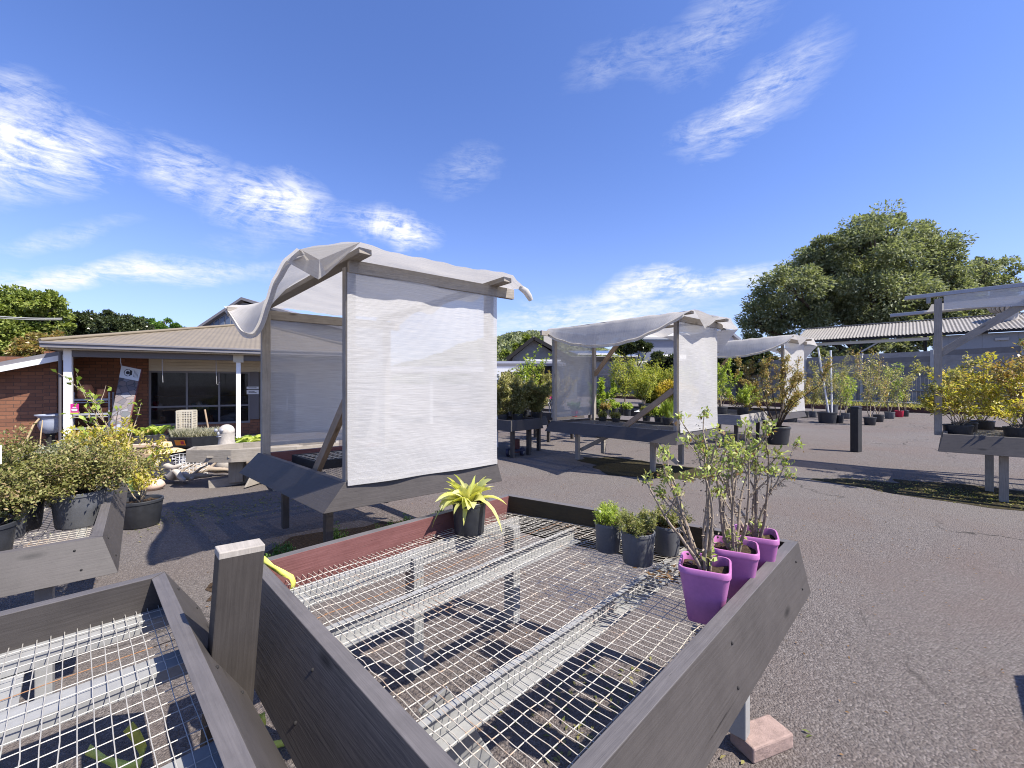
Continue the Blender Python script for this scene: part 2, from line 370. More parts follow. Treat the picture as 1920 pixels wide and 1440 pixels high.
def m_stones():
    m, t, b = new_mat('printed_stones'); ob = nd(t, 'ShaderNodeTexCoord').outputs['Object']
    v = nd(t, 'ShaderNodeTexVoronoi', {'Vector': scaled(t, ob, (4.2, 4.2, 5.2)), 'Scale': 1.7}); c = nd(t, 'ShaderNodeSeparateColor', {0: v.outputs['Color']}).outputs[0]
    k = ramp(t, c, [(.05, (.04, .045, .06)), (.22, (.22, .15, .12)), (.38, (.07, .10, .12)), (.52, (.38, .27, .20)), (.66, (.10, .09, .10)), (.8, (.30, .30, .33)), (.95, (.05, .07, .07))])
    e = nd(t, 'ShaderNodeTexVoronoi', {'Vector': scaled(t, ob, (4.2, 4.2, 5.2)), 'Scale': 1.7}, feature='DISTANCE_TO_EDGE').outputs[0]
    k = mixc(t, rng_(t, e, .09, .02), k, (.015, .015, .02)); put(t, b.inputs['Base Color'], mixc(t, noise(t, ob, 30, 4, .7), k, (.12, .11, .12))); b.inputs['Roughness'].default_value = .5; return m
M = {}
M['stones'] = m_stones()
M['asphalt'] = m_asphalt()
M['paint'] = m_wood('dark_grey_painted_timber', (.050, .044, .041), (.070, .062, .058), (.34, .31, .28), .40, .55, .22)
M['paint_top'] = m_wood('skylit_grey_painted_top', (.080, .073, .072), (.118, .108, .107), (.42, .38, .35), .45, .55, .25)  # board tops: sky light put into a paler copy of the grey paint
M['post_paint'] = m_wood('brown_grey_painted_timber', (.036, .031, .028), (.052, .045, .040), (.30, .27, .24), .2, .55, .2)
M['red'] = m_wood('faded_red_painted_timber', (.125, .046, .042), (.185, .082, .076), (.10, .09, .085), 1.3, .7, .3)
M['mossy'] = m_wood('mossy_dark_timber', (.030, .024, .014), (.060, .046, .024), (.12, .10, .05), .5, .8, .4)
M['old'] = m_wood('weathered_timber', (.21, .185, .155), (.33, .295, .25), (.12, .10, .085), .9, .75, .55)
M['oldbrown'] = m_wood('brown_weathered_timber', (.22, .145, .085), (.36, .27, .185), (.14, .10, .07), .8, .75, .5)
M['bare'] = m_wood('bare_timber', (.27, .245, .21), (.37, .335, .295), (.36, .31, .25), .6, .75, .4)
M['galv'] = m_flat('galvanised_steel', (.27, .27, .262), .48, .16, 14, .12, .5)
def m_wire():
    m, t, b = new_mat('weld_mesh_wire'); p = nd(t, 'ShaderNodeNewGeometry').outputs['Position']
    k = math_(t, 'MULTIPLY', rng_(t, noise(t, p, 4.5, 4, .7), .50, .66), rng_(t, noise(t, p, 40, 4, .7), .40, .62))
    put(t, b.inputs['Base Color'], mixc(t, k, mixc(t, noise(t, p, 18, 3), (.35, .325, .275), (.56, .525, .455)), (.30, .155, .065))); b.inputs['Roughness'].default_value = .5; return m
M['wire'] = m_wire()
M['wire_mid'] = m_flat('grey_mesh_wire', (.40, .38, .34), .5, .2, 20)
M['rust'] = m_flat('rusty_wire', (.27, .135, .06), .8, .35, 40)
M['wire_dark'] = m_flat('dull_mesh_wire', (.16, .155, .15), .5, .2, 20)
M['cloth'] = m_cloth('white_shade_cloth', (.63, .615, .59), .13)
M['cloth_roof'] = m_cloth('white_roof_cloth', (.70, .67, .625), .05, 1.0, .42)
M['cloth_thin'] = m_cloth('thin_shade_cloth', (.56, .55, .54), .25, 1.2)
M['black_pot'] = m_flat('black_plastic', (.030, .032, .037), .42, .25, 20, .06, .5)
M['grey_pot'] = m_flat('dusty_black_plastic', (.105, .108, .115), .6, .25, 14, .05, .4)
M['purple'] = m_flat('mauve_plastic', (.43, .155, .36), .40, .16, 9, .02, .5)
M['crimson'] = m_flat('crimson_plastic', (.42, .018, .05), .4, .1, 8)
M['soil'] = m_flat('potting_mix', (.058, .040, .027), .95, .8, 60, 1.0, .1)
M['bark'] = m_flat('grey_brown_bark', (.31, .25, .19), .9, .4, 60, .7, .15)
M['bark_dark'] = m_flat('dark_bark', (.085, .065, .05), .9, .4, 30, .7, .15)
M['cane'] = m_flat('pale_twig', (.36, .29, .20), .8, .3, 60, .4, .2)
M['white'] = m_flat('white_paint', (.78, .77, .74), .45, .05, 3)
M['cream'] = m_flat('cream_cladding', (.52, .47, .37), .55, .07, 3)
M['taupe'] = m_flat('taupe_paint', (.115, .105, .108), .45, .07, 3)
M['frame'] = m_flat('grey_window_frame', (.17, .165, .17), .4, .05, 3)
M['room'] = m_flat('dim_room', (.40, .38, .35), .9, .3, 3)
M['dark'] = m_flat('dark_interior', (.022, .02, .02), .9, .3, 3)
M['brick'] = m_brick('red_brown_brick', (.275, .118, .062), (.175, .074, .042), (.075, .052, .04))
M['glass'] = m_glass('shop_glass')
M['roof'] = m_roof('beige_roof_sheet', (.215, .176, .12), .12)
M['soffit'] = m_flat('grey_gutter', (.19, .18, .185), .4, .05, 3)
M['terracotta'] = m_flat('terracotta', (.47, .185, .09), .8, .2, 20, .1)
M['steel'] = m_flat('grey_steel', (.33, .34, .37), .4, .1, 10, 0, .5)
M['stone'] = m_flat('pale_stone', (.45, .41, .36), .85, .2, 14, .5)
M['pinkstone'] = m_flat('pink_cream_stone', (.62, .46, .36), .85, .18, 9, .5)
M['brickpave'] = m_flat('worn_clay_brick', (.30, .215, .185), .9, .3, 22, .8)
M['redbrick'] = m_flat('red_clay_paver', (.15, .055, .045), .9, .3, 22, .6)
M['yellow'] = m_flat('yellow_webbing', (.66, .66, .12), .6, .12, 30, .1)
M['paper'] = m_flat('white_card', (.66, .67, .68), .6, .03, 3)
M['magenta'] = m_flat('magenta_card', (.55, .02, .22), .5, .05, 3)
M['lime'] = m_flat('lime_card', (.42, .55, .05), .5, .05, 3)
M['orange'] = m_flat('orange_card', (.75, .22, .02), .5, .05, 3)
M['straw'] = m_flat('straw', (.58, .43, .24), .85, .2, 60, .5)
M['driftwood'] = m_wood('driftwood', (.22, .17, .12), (.44, .37, .29), (.08, .06, .05), .8, .85, .7)
M['bluepot'] = m_flat('blue_grey_glaze', (.30, .33, .40), .25, .06, 6)
M['ink'] = m_flat('dark_print', (.03, .03, .035), .6, .1, 5)
M['kerb'] = m_brick('dark_red_kerb', (.11, .045, .032), (.085, .036, .028), (.05, .035, .03), .9, .14)
M['fence'] = m_wood('grey_fence_timber', (.225, .208, .195), (.36, .335, .315), (.10, .09, .09), .8, .85, .5, 1.0, .6)
M['concrete'] = m_flat('concrete_post', (.40, .39, .37), .85, .12, 10)
M['shed_roof'] = m_roof('lichen_grey_roof', (.27, .25, .225), 9.0, .95)
M['shed_wall'] = m_flat('pale_grey_cladding', (.26, .265, .275), .6, .06, 2)
M['blackpaint'] = m_wood('black_painted_timber', (.017, .017, .018), (.034, .033, .033), (.14, .13, .12), .1, .5, .3)
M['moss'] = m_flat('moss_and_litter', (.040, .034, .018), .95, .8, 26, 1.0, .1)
M['gable'] = m_wood('grey_weatherboard', (.17, .165, .155), (.20, .195, .185), (.2, .19, .18), 0, .6, .2)
M['bluewall'] = m_flat('blue_grey_cladding', (.19, .205, .255), .6, .05, 2)
M['panel'] = m_flat('solar_glass', (.10, .13, .19), .18, .1, 2, 0, .6)
M['blue_tyre'] = m_flat('navy_rubber', (.02, .022, .05), .5, .2, 10)
M['teal'] = m_flat('teal_plastic', (.03, .16, .20), .45, .1, 10)
# foliage
M['lf_cot'] = m_leaf('cotoneaster_leaves', [(.16, .17, .05), (.27, .27, .09), (.40, .38, .16), (.34, .22, .13), (.19, .20, .07)], .5, .3, .25)
M['lf_grey'] = m_leaf('grey_green_leaves', [(.20, .22, .14), (.32, .33, .24), (.46, .45, .35), (.15, .165, .10), (.36, .33, .15)], .5, .3)
M['lf_gold'] = m_leaf('golden_leaves', [(.46, .41, .06), (.62, .56, .10), (.30, .32, .05), (.66, .57, .24), (.44, .29, .10)], .45, .4)
M['lf_azal'] = m_leaf('fresh_green_leaves', [(.23, .30, .07), (.36, .43, .12), (.50, .54, .20), (.27, .23, .10)], .45, .35, .3)
M['lf_hosta'] = m_leaf('variegated_leaves', [(.62, .60, .17), (.72, .69, .32), (.42, .48, .10), (.78, .74, .45), (.66, .62, .14)], .35, .4)
M['lf_green'] = m_leaf('mid_green_leaves', [(0.085, 0.170, 0.043), (0.145, 0.255, 0.060), (0.221, 0.340, 0.085), (0.076, 0.136, 0.034)], .35)
M['lf_bronze'] = m_leaf('bronze_leaves', [(.33, .21, .08), (.24, .25, .07), (.45, .25, .12), (.38, .35, .11), (.14, .165, .045)], .4)
M['lf_olive'] = m_leaf('olive_leaves', [(.22, .225, .08), (.36, .35, .13), (.16, .17, .06), (.42, .33, .16), (.52, .48, .24)], .45, .35, .3)
M['lf_lime'] = m_leaf('lime_leaves', [(0.250, 0.350, 0.050), (0.400, 0.475, 0.075), (0.175, 0.250, 0.037), (0.525, 0.550, 0.112)], .45)
M['lf_conif'] = m_leaf('conifer_sprays', [(.26, .31, .06), (.42, .43, .08), (.52, .46, .09), (.19, .24, .05)], .6)
M['lf_yconif'] = m_leaf('golden_conifer_sprays', [(.55, .43, .06), (.66, .52, .09), (.42, .37, .06), (.58, .38, .08)], .6)
M['lf_gum'] = m_leaf('grey_green_tree_leaves', [(.14, .165, .08), (.25, .28, .15), (.38, .40, .24), (.11, .135, .07), (.45, .46, .31)], .62, .32, .2)
M['lf_maple'] = m_leaf('bright_maple_leaves', [(.17, .22, .05), (.28, .33, .08), (.40, .43, .13), (.12, .16, .035)], .5, .3, .2)
M['lf_laurel'] = m_leaf('dark_glossy_leaves', [(.045, .062, .028), (.085, .105, .045), (.15, .17, .085), (.04, .055, .024)], .26, .2)
M['lf_dry'] = m_leaf('dry_heath_leaves', [(0.213, 0.237, 0.075), (0.300, 0.275, 0.100), (0.375, 0.312, 0.125), (0.163, 0.200, 0.062)], .6)
M['lf_sedge'] = m_leaf('grey_sedge_blades', [(0.325, 0.300, 0.213), (0.450, 0.413, 0.300), (0.225, 0.225, 0.150)], .7)
M['lf_brown'] = m_leaf('withered_leaves', [(0.200, 0.110, 0.050), (0.280, 0.170, 0.080), (0.130, 0.075, 0.035)], .7)
M['hill'] = m_flat('wooded_hill', (.052, .068, .034), .95, .5, .10, 1.0, .1)
# ------------------------------------------------------------------ ground
g = MB(); g.poly([(-900, -300, 0), (900, -300, 0), (900, 1500, 0), (-900, 1500, 0)]); gr = g.build('ground', M['asphalt']); gr['kind'] = 'structure'

# ------------------------------------------------------------------ display benches
def quad_at(C, z, ztop, bh, splay, t): return offset_poly(C, [s * (ztop - z) / bh - t for s in splay])
def bench_parts(root, C, z=.80, bh=.2, splay=(.08, .05, .03, .12), t=.045, drop=.11, cell=(.05, .037), wr=.0016, wmat=None, seg=10, wob=.003,
                legs=((.16, .16), (.84, .16), (.84, .84), (.16, .84)), boards=None, redin=(), mossin=(), channels=(), battens=(), leg_mat=None, bevel=.004, paver=None, leg_z=0.0, wires=True):
    bm = boards or M['paint']; rs = np.random.RandomState(int(abs(C[0][0]) * 97) % 1000)
    To = offset_poly(C, [0] * 4); Ti = offset_poly(C, [-t] * 4); Bo = offset_poly(C, splay); Bi = offset_poly(C, [s - t for s in splay])
    P3 = lambda q, h: A3((q[0], q[1], h))
    for i in range(4):
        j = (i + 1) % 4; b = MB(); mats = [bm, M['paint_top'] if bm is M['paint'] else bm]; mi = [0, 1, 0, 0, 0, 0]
        if i in redin: mats.append(M['red']); mi = [0, 1, 0, 0, 2, 0]
        if i in mossin: mats.append(M['mossy']); mi = [0, 1, 0, 0, 2, 0]
        dz = rs.uniform(-.004, .004)
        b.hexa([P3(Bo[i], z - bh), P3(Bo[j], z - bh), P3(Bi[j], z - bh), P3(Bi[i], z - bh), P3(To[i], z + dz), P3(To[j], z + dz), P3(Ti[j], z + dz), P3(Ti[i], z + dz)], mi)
        if seg >= 8:                            # screw heads near the board ends
            nm_ = nrm(np.cross(P3(Bo[j], z - bh) - P3(Bo[i], z - bh), P3(To[i], z) - P3(Bo[i], z - bh))); ln_ = np.linalg.norm(A3(To[j]) - A3(To[i])); mats.append(M['dark']); k_ = len(mats) - 1
            for f1 in (.06 / ln_ + .03, 1 - .06 / ln_ - .03, .5):
                for f2 in (.25, .75): b.ell((P3(Bo[i], z - bh) * (1 - f1) + P3(Bo[j], z - bh) * f1) * (1 - f2) + (P3(To[i], z) * (1 - f1) + P3(To[j], z) * f1) * f2 + nm_ * .0005, (.0055, .0055, .0055), 8, 5, k_)
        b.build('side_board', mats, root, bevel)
    mz = z - drop; Q = quad_at(C, mz, z, bh, splay, t - .012)
    Q = [P3(q, mz) for q in Q]
    def bil(s, u): return Q[0] * (1 - s) * (1 - u) + Q[1] * s * (1 - u) + Q[2] * s * u + Q[3] * (1 - s) * u
    la = np.linalg.norm(Q[1] - Q[0]); lb = np.linalg.norm(Q[3] - Q[0])
    if wires:
        w = MB(); n = max(3, int(lb / cell[0])); m = max(3, int(la / cell[1]))
        ph = rs.rand(4) * 6
        def wz(s, u): return wob * (math.sin(7 * s + ph[0]) + math.sin(9 * u + ph[1] + 4 * s)) + rs.randn() * wob * .3
        for i in range(n + 1):
            u = i / n; pts = [bil(k / seg, min(1, max(0, u + rs.randn() * wob * .25))) + A3((0, 0, wz(k / seg, u))) for k in range(seg + 1)]
            w.tube(pts, wr, 4, 1 if i == int(n * .77) else 0, False)
        for i in range(m + 1):
            s = i / m; pts = [bil(min(1, max(0, s + rs.randn() * wob * .2)), k / seg) + A3((0, 0, 2 * wr + wz(s, k / seg))) for k in range(seg + 1)]
            w.tube(pts, wr * .85, 4, 0, False)
        w.build('wire_mesh', [wmat or M['wire'], M['rust']], root)
    lm = leg_mat or M['paint']
    for (s, u) in legs:
        p = bil(s, u); b = MB(); e = nrm(Q[1] - Q[0])
        b.bar(A3((p[0], p[1], leg_z)), A3((p[0], p[1], mz - .03)), .085, .06, up=tuple(e)); b.build('leg', lm, root, bevel)
    for u in channels:                      # galvanised channel under the mesh, open towards the front
        b = MB(); p0 = bil(.015, u); p1 = bil(.985, u); o = nrm(np.cross(p1 - p0, (0, 0, 1)))
        b.bar(p0 + A3((0, 0, -.048)), p1 + A3((0, 0, -.048)), .004, .075)
        b.bar(p0 + o * .0105 + A3((0, 0, -.0095)), p1 + o * .0105 + A3((0, 0, -.0095)), .022, .004)
        b.bar(p0 + o * .0235 + A3((0, 0, -.083)), p1 + o * .0235 + A3((0, 0, -.083)), .052, .004)
        b.build('steel_channel', M['galv'], root)
    for u in battens:
        b = MB(); p0 = bil(.01, u); p1 = bil(.99, u); b.bar(p0 + A3((0, 0, -.03)), p1 + A3((0, 0, -.03)), .10, .04); b.build('batten', M['galv'], root)
    return bil, mz
PAVERS = []
def pavers(items, label, name='paver', mat='redbrick', group='clay pavers under bench legs'):
    for (x, y, rz), lb in zip(items, label):
        b = MB(); b.box((x, y, 0.0), .23, .12, .065, rz); o = b.build(name, M[mat], None, .008); tag(o, lb, 'paver', group)

UA = nrm(A3((.715, .70, 0))); UB = nrm(A3((-.70, .715, 0)))
# the big empty bench
C1 = [(.006, .664), (1.362, 2.03), (-.029, 2.913), (-1.106, 1.792)]
near = thing('display_bench', 'big empty wire mesh bench with red inner rail, carrying mauve pots at its corner', 'plant bench', (.05, 1.85, 0), 'grey timber display benches')
bil1, mz1 = bench_parts(near, C1, bh=.24, splay=(.045, .02, .02, .095), seg=26, wob=.0050, wr=.0017, cell=(.056, .029), redin=(2,), mossin=(1,), channels=(.30, .69), legs=((.80, .08), (.90, .90), (.10, .91), (.47, .93)), leg_mat=M['galv'], leg_z=.066)
b = MB(); p = bil1(.02, .93); q = bil1(.97, .93); b.bar(p + A3((0, 0, -.05)), q + A3((0, 0, -.05)), .035, .09); b.build('batten', M['galv'], near, .003)
b = MB(); b.bar((-.24, 1.29, .60), (.09, 1.40, .0), .012, .10, up=(.85, .3, .45)); b.build('brace', M['galv'], near, .002)
b = MB(); p = bil1(.80, .08); q = bil1(.62, .10); b.bar(A3((p[0], p[1], .24)), A3((q[0], q[1], mz1 - .06)), .05, .02); b.build('brace', M['galv'], near, .002)
# bench in the corner
e1 = nrm(A3((.70, .714, 0))); e2 = nrm(A3((.714, -.70, 0)))
c = A3((-1.391, 1.709, 0))
C3 = [tuple((c - e1 * 1.45 + e2 * 1.5)[:2]), tuple((c + e2 * 1.5)[:2]), tuple(c[:2]), tuple((c - e1 * 1.45)[:2])]
corner = thing('display_bench', 'empty mesh bench with wide pale steel strips, grey post standing at its side', 'plant bench', tuple((c - e1 * .7 + e2 * .7)), 'grey timber display benches')
bil3, mz3 = bench_parts(corner, C3, splay=(.05, .12, .03, .05), seg=18, wob=.0028, wr=.0016, drop=.12, wmat=M['wire_mid'], cell=(.056, .031), battens=(.965, .70, .35), legs=((.72, .12), (.2, .8), (.2, .12)), leg_mat=M['galv'])
b = MB(); p = bil3(.70, .84); b.bar(p + A3((0, 0, -.06)) - e2 * .20, p + A3((0, 0, -.06)) + e2 * .12, .085, .012); b.build('steel_plate', M['galv'], corner, .002)
# planted bench behind it
c = A3((-2.02, 2.105, 0)); far = A3((-3.41, 3.70, 0)); d2 = nrm(far - c); e1b = A3((d2[1], -d2[0], 0))
C2 = [tuple((c - e1b * 1.6)[:2]), tuple(c[:2]), tuple(far[:2]), tuple((far - e1b * 1.6)[:2])]
planted = thing('display_bench', 'grey mesh bench crowded with small leaved shrubs in dusty pots', 'plant bench', tuple((c + far) / 2 - e1b * .8), 'grey timber display benches')
bil2, mz2 = bench_parts(planted, C2, bh=.165, splay=(.10, .06, .03, .05), seg=8, wob=.003, wr=.002, drop=.13, legs=((.86, .1), (.86, .9), (.2, .1), (.2, .9)), leg_mat=M['galv'])

# leaning post between the benches
b = MB(); t0 = A3((-.908, 1.300, 0)); top = A3((-.844, 1.326, 1.043)); b.bar(t0, top, .121, .066, up=tuple(UB)); 
po = thing('timber_post', 'leaning grey timber post with a bare sawn top', 'post', tuple(t0)); b.build('post', M['post_paint'], po, .004)
b = MB(); b.bar(top + A3((-.0015, 0, -.016)), top + A3((.0, 0, .006)), .1225, .0675, up=tuple(UB)); b.build('post_top', M['bare'], po, .003)

# ------------------------------------------------------------------ shade shelters
def shelter(root, C, zf, zb, ov, ovr, drop, shape, bench_kw, tap=.3, brace_near=None, brace_far=None, flap=None, seedn=0, roll=False, front=.24, thin_back=True):
    F_, R_, B_, L_ = [A3((c[0], c[1], 0)) for c in C]
    bench_parts(root, C, **bench_kw)
    a = nrm(R_ - F_); bb = nrm(L_ - F_); la = np.linalg.norm(R_ - F_); lb = np.linalg.norm(L_ - F_)
    Z = lambda h: A3((0, 0, h))
    zt = lambda p: zf if p in (0, 1) else zb
    inn = offset_poly(C, [-.055] * 4); ZB = bench_kw.get('z', .8)
    posts = [A3((q[0], q[1], 0)) for q in inn]
    for i, p in enumerate(posts):
        m = MB(); m.bar(p + Z(ZB - .16), p + Z(zt(i) - .05), .085, .055, up=tuple(bb)); m.build('post', M['old'], root, .004)
    def beam(p, q, w, h, mat='old'):
        m = MB(); m.bar(p, q, w, h); m.build('beam', M[mat], root, .004)
    beam(posts[0] - bb * .052 - a * .03 + Z(zf - .05), posts[1] - bb * .052 + a * .26 + Z(zf - .05), .045, .10)
    beam(posts[3] + bb * .052 - a * .34 + Z(zb - .05), posts[2] + bb * .052 + a * .2 + Z(zb - .05), .045, .10)
    beam(posts[0] - bb * (front + .02) + Z(zf + .026), posts[3] + bb * .18 + Z(zb + .026), .10, .045)
    beam(posts[1] - bb * (front + .02) + Z(zf + .026), posts[2] + bb * .18 + Z(zb + .026), .10, .045)
    if brace_near: p, h0, k, h1 = brace_near; m = MB(); m.bar(posts[0] + bb * .05 + Z(h0), F_ + bb * lb * k + a * .10 + Z(h1), .09, .045, up=tuple(a)); m.build('brace', M['oldbrown'], root, .003)
    if brace_far: h0, k, h1 = brace_far; m = MB(); m.bar(posts[2] - bb * .02 + Z(h0), posts[2] - bb * lb * k + Z(h1), .09, .045, up=tuple(a)); m.build('brace', M['oldbrown'], root, .003)
    rs = np.random.RandomState(seedn); ph = rs.rand(8) * 6.28
    def wr(x, y): return .007 * math.sin(9 * x + 3 * y + ph[0]) + .005 * math.sin(17 * y - 5 * x + ph[1]) + .004 * math.sin(31 * x + 13 * y + ph[2])
    def roof(u, v):
        A = -ov + u * (la + ov + ovr); B = -front + v * (lb + front + .06); bf = min(1, max(0, B / lb)); q = max(0, -A / ov)
        zz = zf + (zb - zf) * (B / lb) + .056 + wr(A, B)
        sh = shape(min(1, max(0, (B + front) / (lb + front + .05))))
        if A < 0: zz -= q ** (1 + .25 * bf) * (drop[0] * (1 - bf) + drop[1] * bf + drop[2] * sh); A = A * (1 - .3 * sh * q) * (1 - tap * bf)
        elif A < la: zz -= .055 * math.sin(math.pi * A / la) * math.sin(math.pi * bf) + .01 * math.sin(math.pi * A / la)
        else: zz -= (A - la) * .45 + .04 * math.sin(9 * B + ph[3])
        if B < 0 and 0 < A < la: zz -= .015 * math.sin(math.pi * A / la)
        return F_ + a * A + bb * B + Z(zz)
    m = MB(); m.grid(roof, 44, 44, uvs=(la + ov + ovr, lb + .4)); rc = m.build('roof_cloth', M['cloth_roof'], root)
    m = MB(); pts = [roof(0, k / 30) + Z(-.012) for k in range(31)]
    m.grid(lambda u, v: np.array(roof(0, v)) * 1 + a * (.05 * math.sin(u * 3.0) - .02) + Z(-.055 * u + .004), 4, 40, uvs=(.1, lb)); m.build('cloth_hem', M['cloth_roof'], rc)
    if roll:
        m = MB(); p = roof(1, 0); m.tube([roof(1, .02) + Z(.01), p + a * .025 + Z(-.04), p + a * .055 - bb * .01 + Z(-.085), p + a * .08 - bb * .01 + Z(-.12)], [.028, .034, .03, .022], 8); m.build('cloth_roll', M['cloth_roof'], rc)
    if flap:
        m = MB(); f = [roof(0, 0), roof(ov / (la + ov + ovr), 0)] + [dep(*x) for x in flap] if isinstance(flap, list) else None
        if f: 
            n = len(f); pm = f[-1]; m.add(f[:-1] + [pm], [(i, (i + 1) % (n - 1), n - 1) for i in range(n - 1)], [[(0, 0), (.4, 0), (.2, .3)]] * (n - 1)); m.build('cloth_flap', M['cloth_roof'], rc)
    def tri(p, q, r, name='cloth_flap'):
        mm = MB(); mm.grid(lambda u, v: (p * (1 - u) + q * u) * (1 - v) + r * v + Z(.01 * math.sin(8 * u + 5 * v)), 8, 8, uvs=(.4, .4)); mm.build(name, M['cloth_roof'], rc)
    if flap == 'corners':
        p = roof(ov / (la + ov + ovr), 0); q = roof(.62, 0); tri(p - bb * .01, q, (p * .45 + q * .55) - Z(.23) + bb * .05)
        p = roof(1, 0.0); q = roof(1, .5); tri(p, q, p * .8 + q * .2 - Z(.40) - a * .1)
    def panel(p, q, out, z0, z1, mat, k):
        ln = np.linalg.norm(q - p)
        def fn(u, v): return p + (q - p) * u + out * (.066 + (.010 * math.sin(5 * u + 7 * v + k) + .006 * math.sin(14 * u - 9 * v + 2 * k)) * math.sin(math.pi * min(1, max(0, u))) + .012 * max(0, 1 - v * 5) * (1 + math.sin(11 * u + k))) + Z(z0 + (z1 - z0) * v)
        mm = MB(); mm.grid(fn, 30, 34, uvs=(ln, z1 - z0)); s = mm.build('screen', mat, root)
        mh = MB(); mh.grid(lambda u, v: fn(u, .03 * v) + out * .004, 20, 2, uvs=(ln, .05)); mh.build('screen_hem', M['cloth'], s)
        return s
    panel(posts[0] - a * .043, posts[1] + a * .043, -bb, ZB - .025, zf - .10, M['cloth'], ph[4])
    panel(posts[3] - a * .02, posts[2] + a * .04, bb, ZB + .06, zb - .09, M['cloth_thin'] if thin_back else M['cloth'], ph[5])
    return roof

CS1 = [(-1.269, 3.243), (-.146, 4.167), (-1.62, 5.60), (-2.767, 4.65)]
sh1 = thing('shade_shelter', 'tall bench shelter with one large white cloth screen and a drooping torn cloth roof', 'shade shelter', (-1.45, 4.4, 0), 'white cloth shade shelters')
shelter(sh1, CS1, 2.50, 2.36, .40, .11, (.125, .03, .36), lambda x: math.sin(math.pi * x ** 2.0) if x < 1 else 0,
        dict(z=.80, bh=.2, splay=(.03, .04, .03, .17), seg=5, wr=.002, wmat=M['wire_dark'], drop=.12, redin=(2, 1), legs=((.08, .2), (.12, .78), (.9, .15), (.9, .9)), leg_z=.066), brace_near=(0, 1.40, .40, .72),
        flap=[(612, 514, 3.08), (597, 524, 3.0), (536, 490, 2.87), (599, 487, 2.93)], seedn=3, roll=True)
tc_ = A3((-1.80, 4.72, .69)); tray = thing('wire_tray', 'black framed wire tray lying on the big shelter bench', 'tray', tuple(tc_)); m = MB()
ta_ = nrm(A3((.77, .64, 0))); tb_ = nrm(A3((-.73, .685, 0)))
for s_ in (-1, 1): m.bar(tc_ - ta_ * .45 + tb_ * .28 * s_ + A3((0, 0, .05)), tc_ + ta_ * .45 + tb_ * .28 * s_ + A3((0, 0, .05)), .03, .09); m.bar(tc_ + ta_ * .465 * s_ - tb_ * .29 + A3((0, 0, .05)), tc_ + ta_ * .465 * s_ + tb_ * .29 + A3((0, 0, .05)), .03, .09)
m.build('frame', M['blackpaint'], tray); m = MB()
for k in range(19): x_ = -.43 + k * .048; m.tube([tc_ + ta_ * x_ - tb_ * .27 + A3((0, 0, .08)), tc_ + ta_ * x_ + tb_ * .27 + A3((0, 0, .08))], .003, 4, 0, False)
for k in range(6): x_ = -.25 + k * .1; m.tube([tc_ - ta_ * .44 + tb_ * x_ + A3((0, 0, .085)), tc_ + ta_ * .44 + tb_ * x_ + A3((0, 0, .085))], .003, 4, 0, False)
m.build('wire_mesh', M['wire'], tray)
CS2 = [(2.62, 6.74), (3.66, 7.62), (1.83, 9.56), (.794, 8.70)]
sh2 = thing('shade_shelter', 'bench shelter under a sagging cloth with small potted plants and a crimson pot on it', 'shade shelter', (2.2, 8.1, 0), 'white cloth shade shelters')
shelter(sh2, CS2, 2.64, 2.62, .28, .30, (.10, .06, .36), lambda x: math.sin(math.pi * x ** 1.1) ** .8 if 0 < x < 1 else 0,
        dict(z=.80, bh=.2, splay=(.06, .05, .03, .15), seg=4, wr=.002, wmat=M['wire_dark'], drop=.05, legs=((.15, .2), (.12, .80), (.85, .85), (.85, .2)), leg_mat=M['old'], leg_z=.066), tap=.65, brace_near=(0, 1.45, .40, .76), brace_far=(1.75, .26, 2.5), flap='corners', seedn=8)
CS3 = [(7.33, 11.5), (8.55, 12.5), (6.75, 14.5), (5.5, 13.5)]
sh3 = thing('shade_shelter', 'far bench shelter half hidden behind the bronze leaved shrub', 'shade shelter', (7, 13, 0), 'white cloth shade shelters')
shelter(sh3, CS3, 2.80, 2.75, .30, .35, (.12, .06, .40), lambda x: math.sin(math.pi * x) ** .8 if 0 < x < 1 else 0,
        dict(z=.80, bh=.2, splay=(.06, .05, .03, .15), seg=3, wr=.002, cell=(.1, .1), wmat=M['wire_dark'], drop=.12, legs=((.15, .2), (.12, .80), (.85, .85), (.85, .2))), tap=.5, brace_near=(0, 1.5, .40, .76), brace_far=(1.75, .26, 2.6), flap='corners', seedn=11)
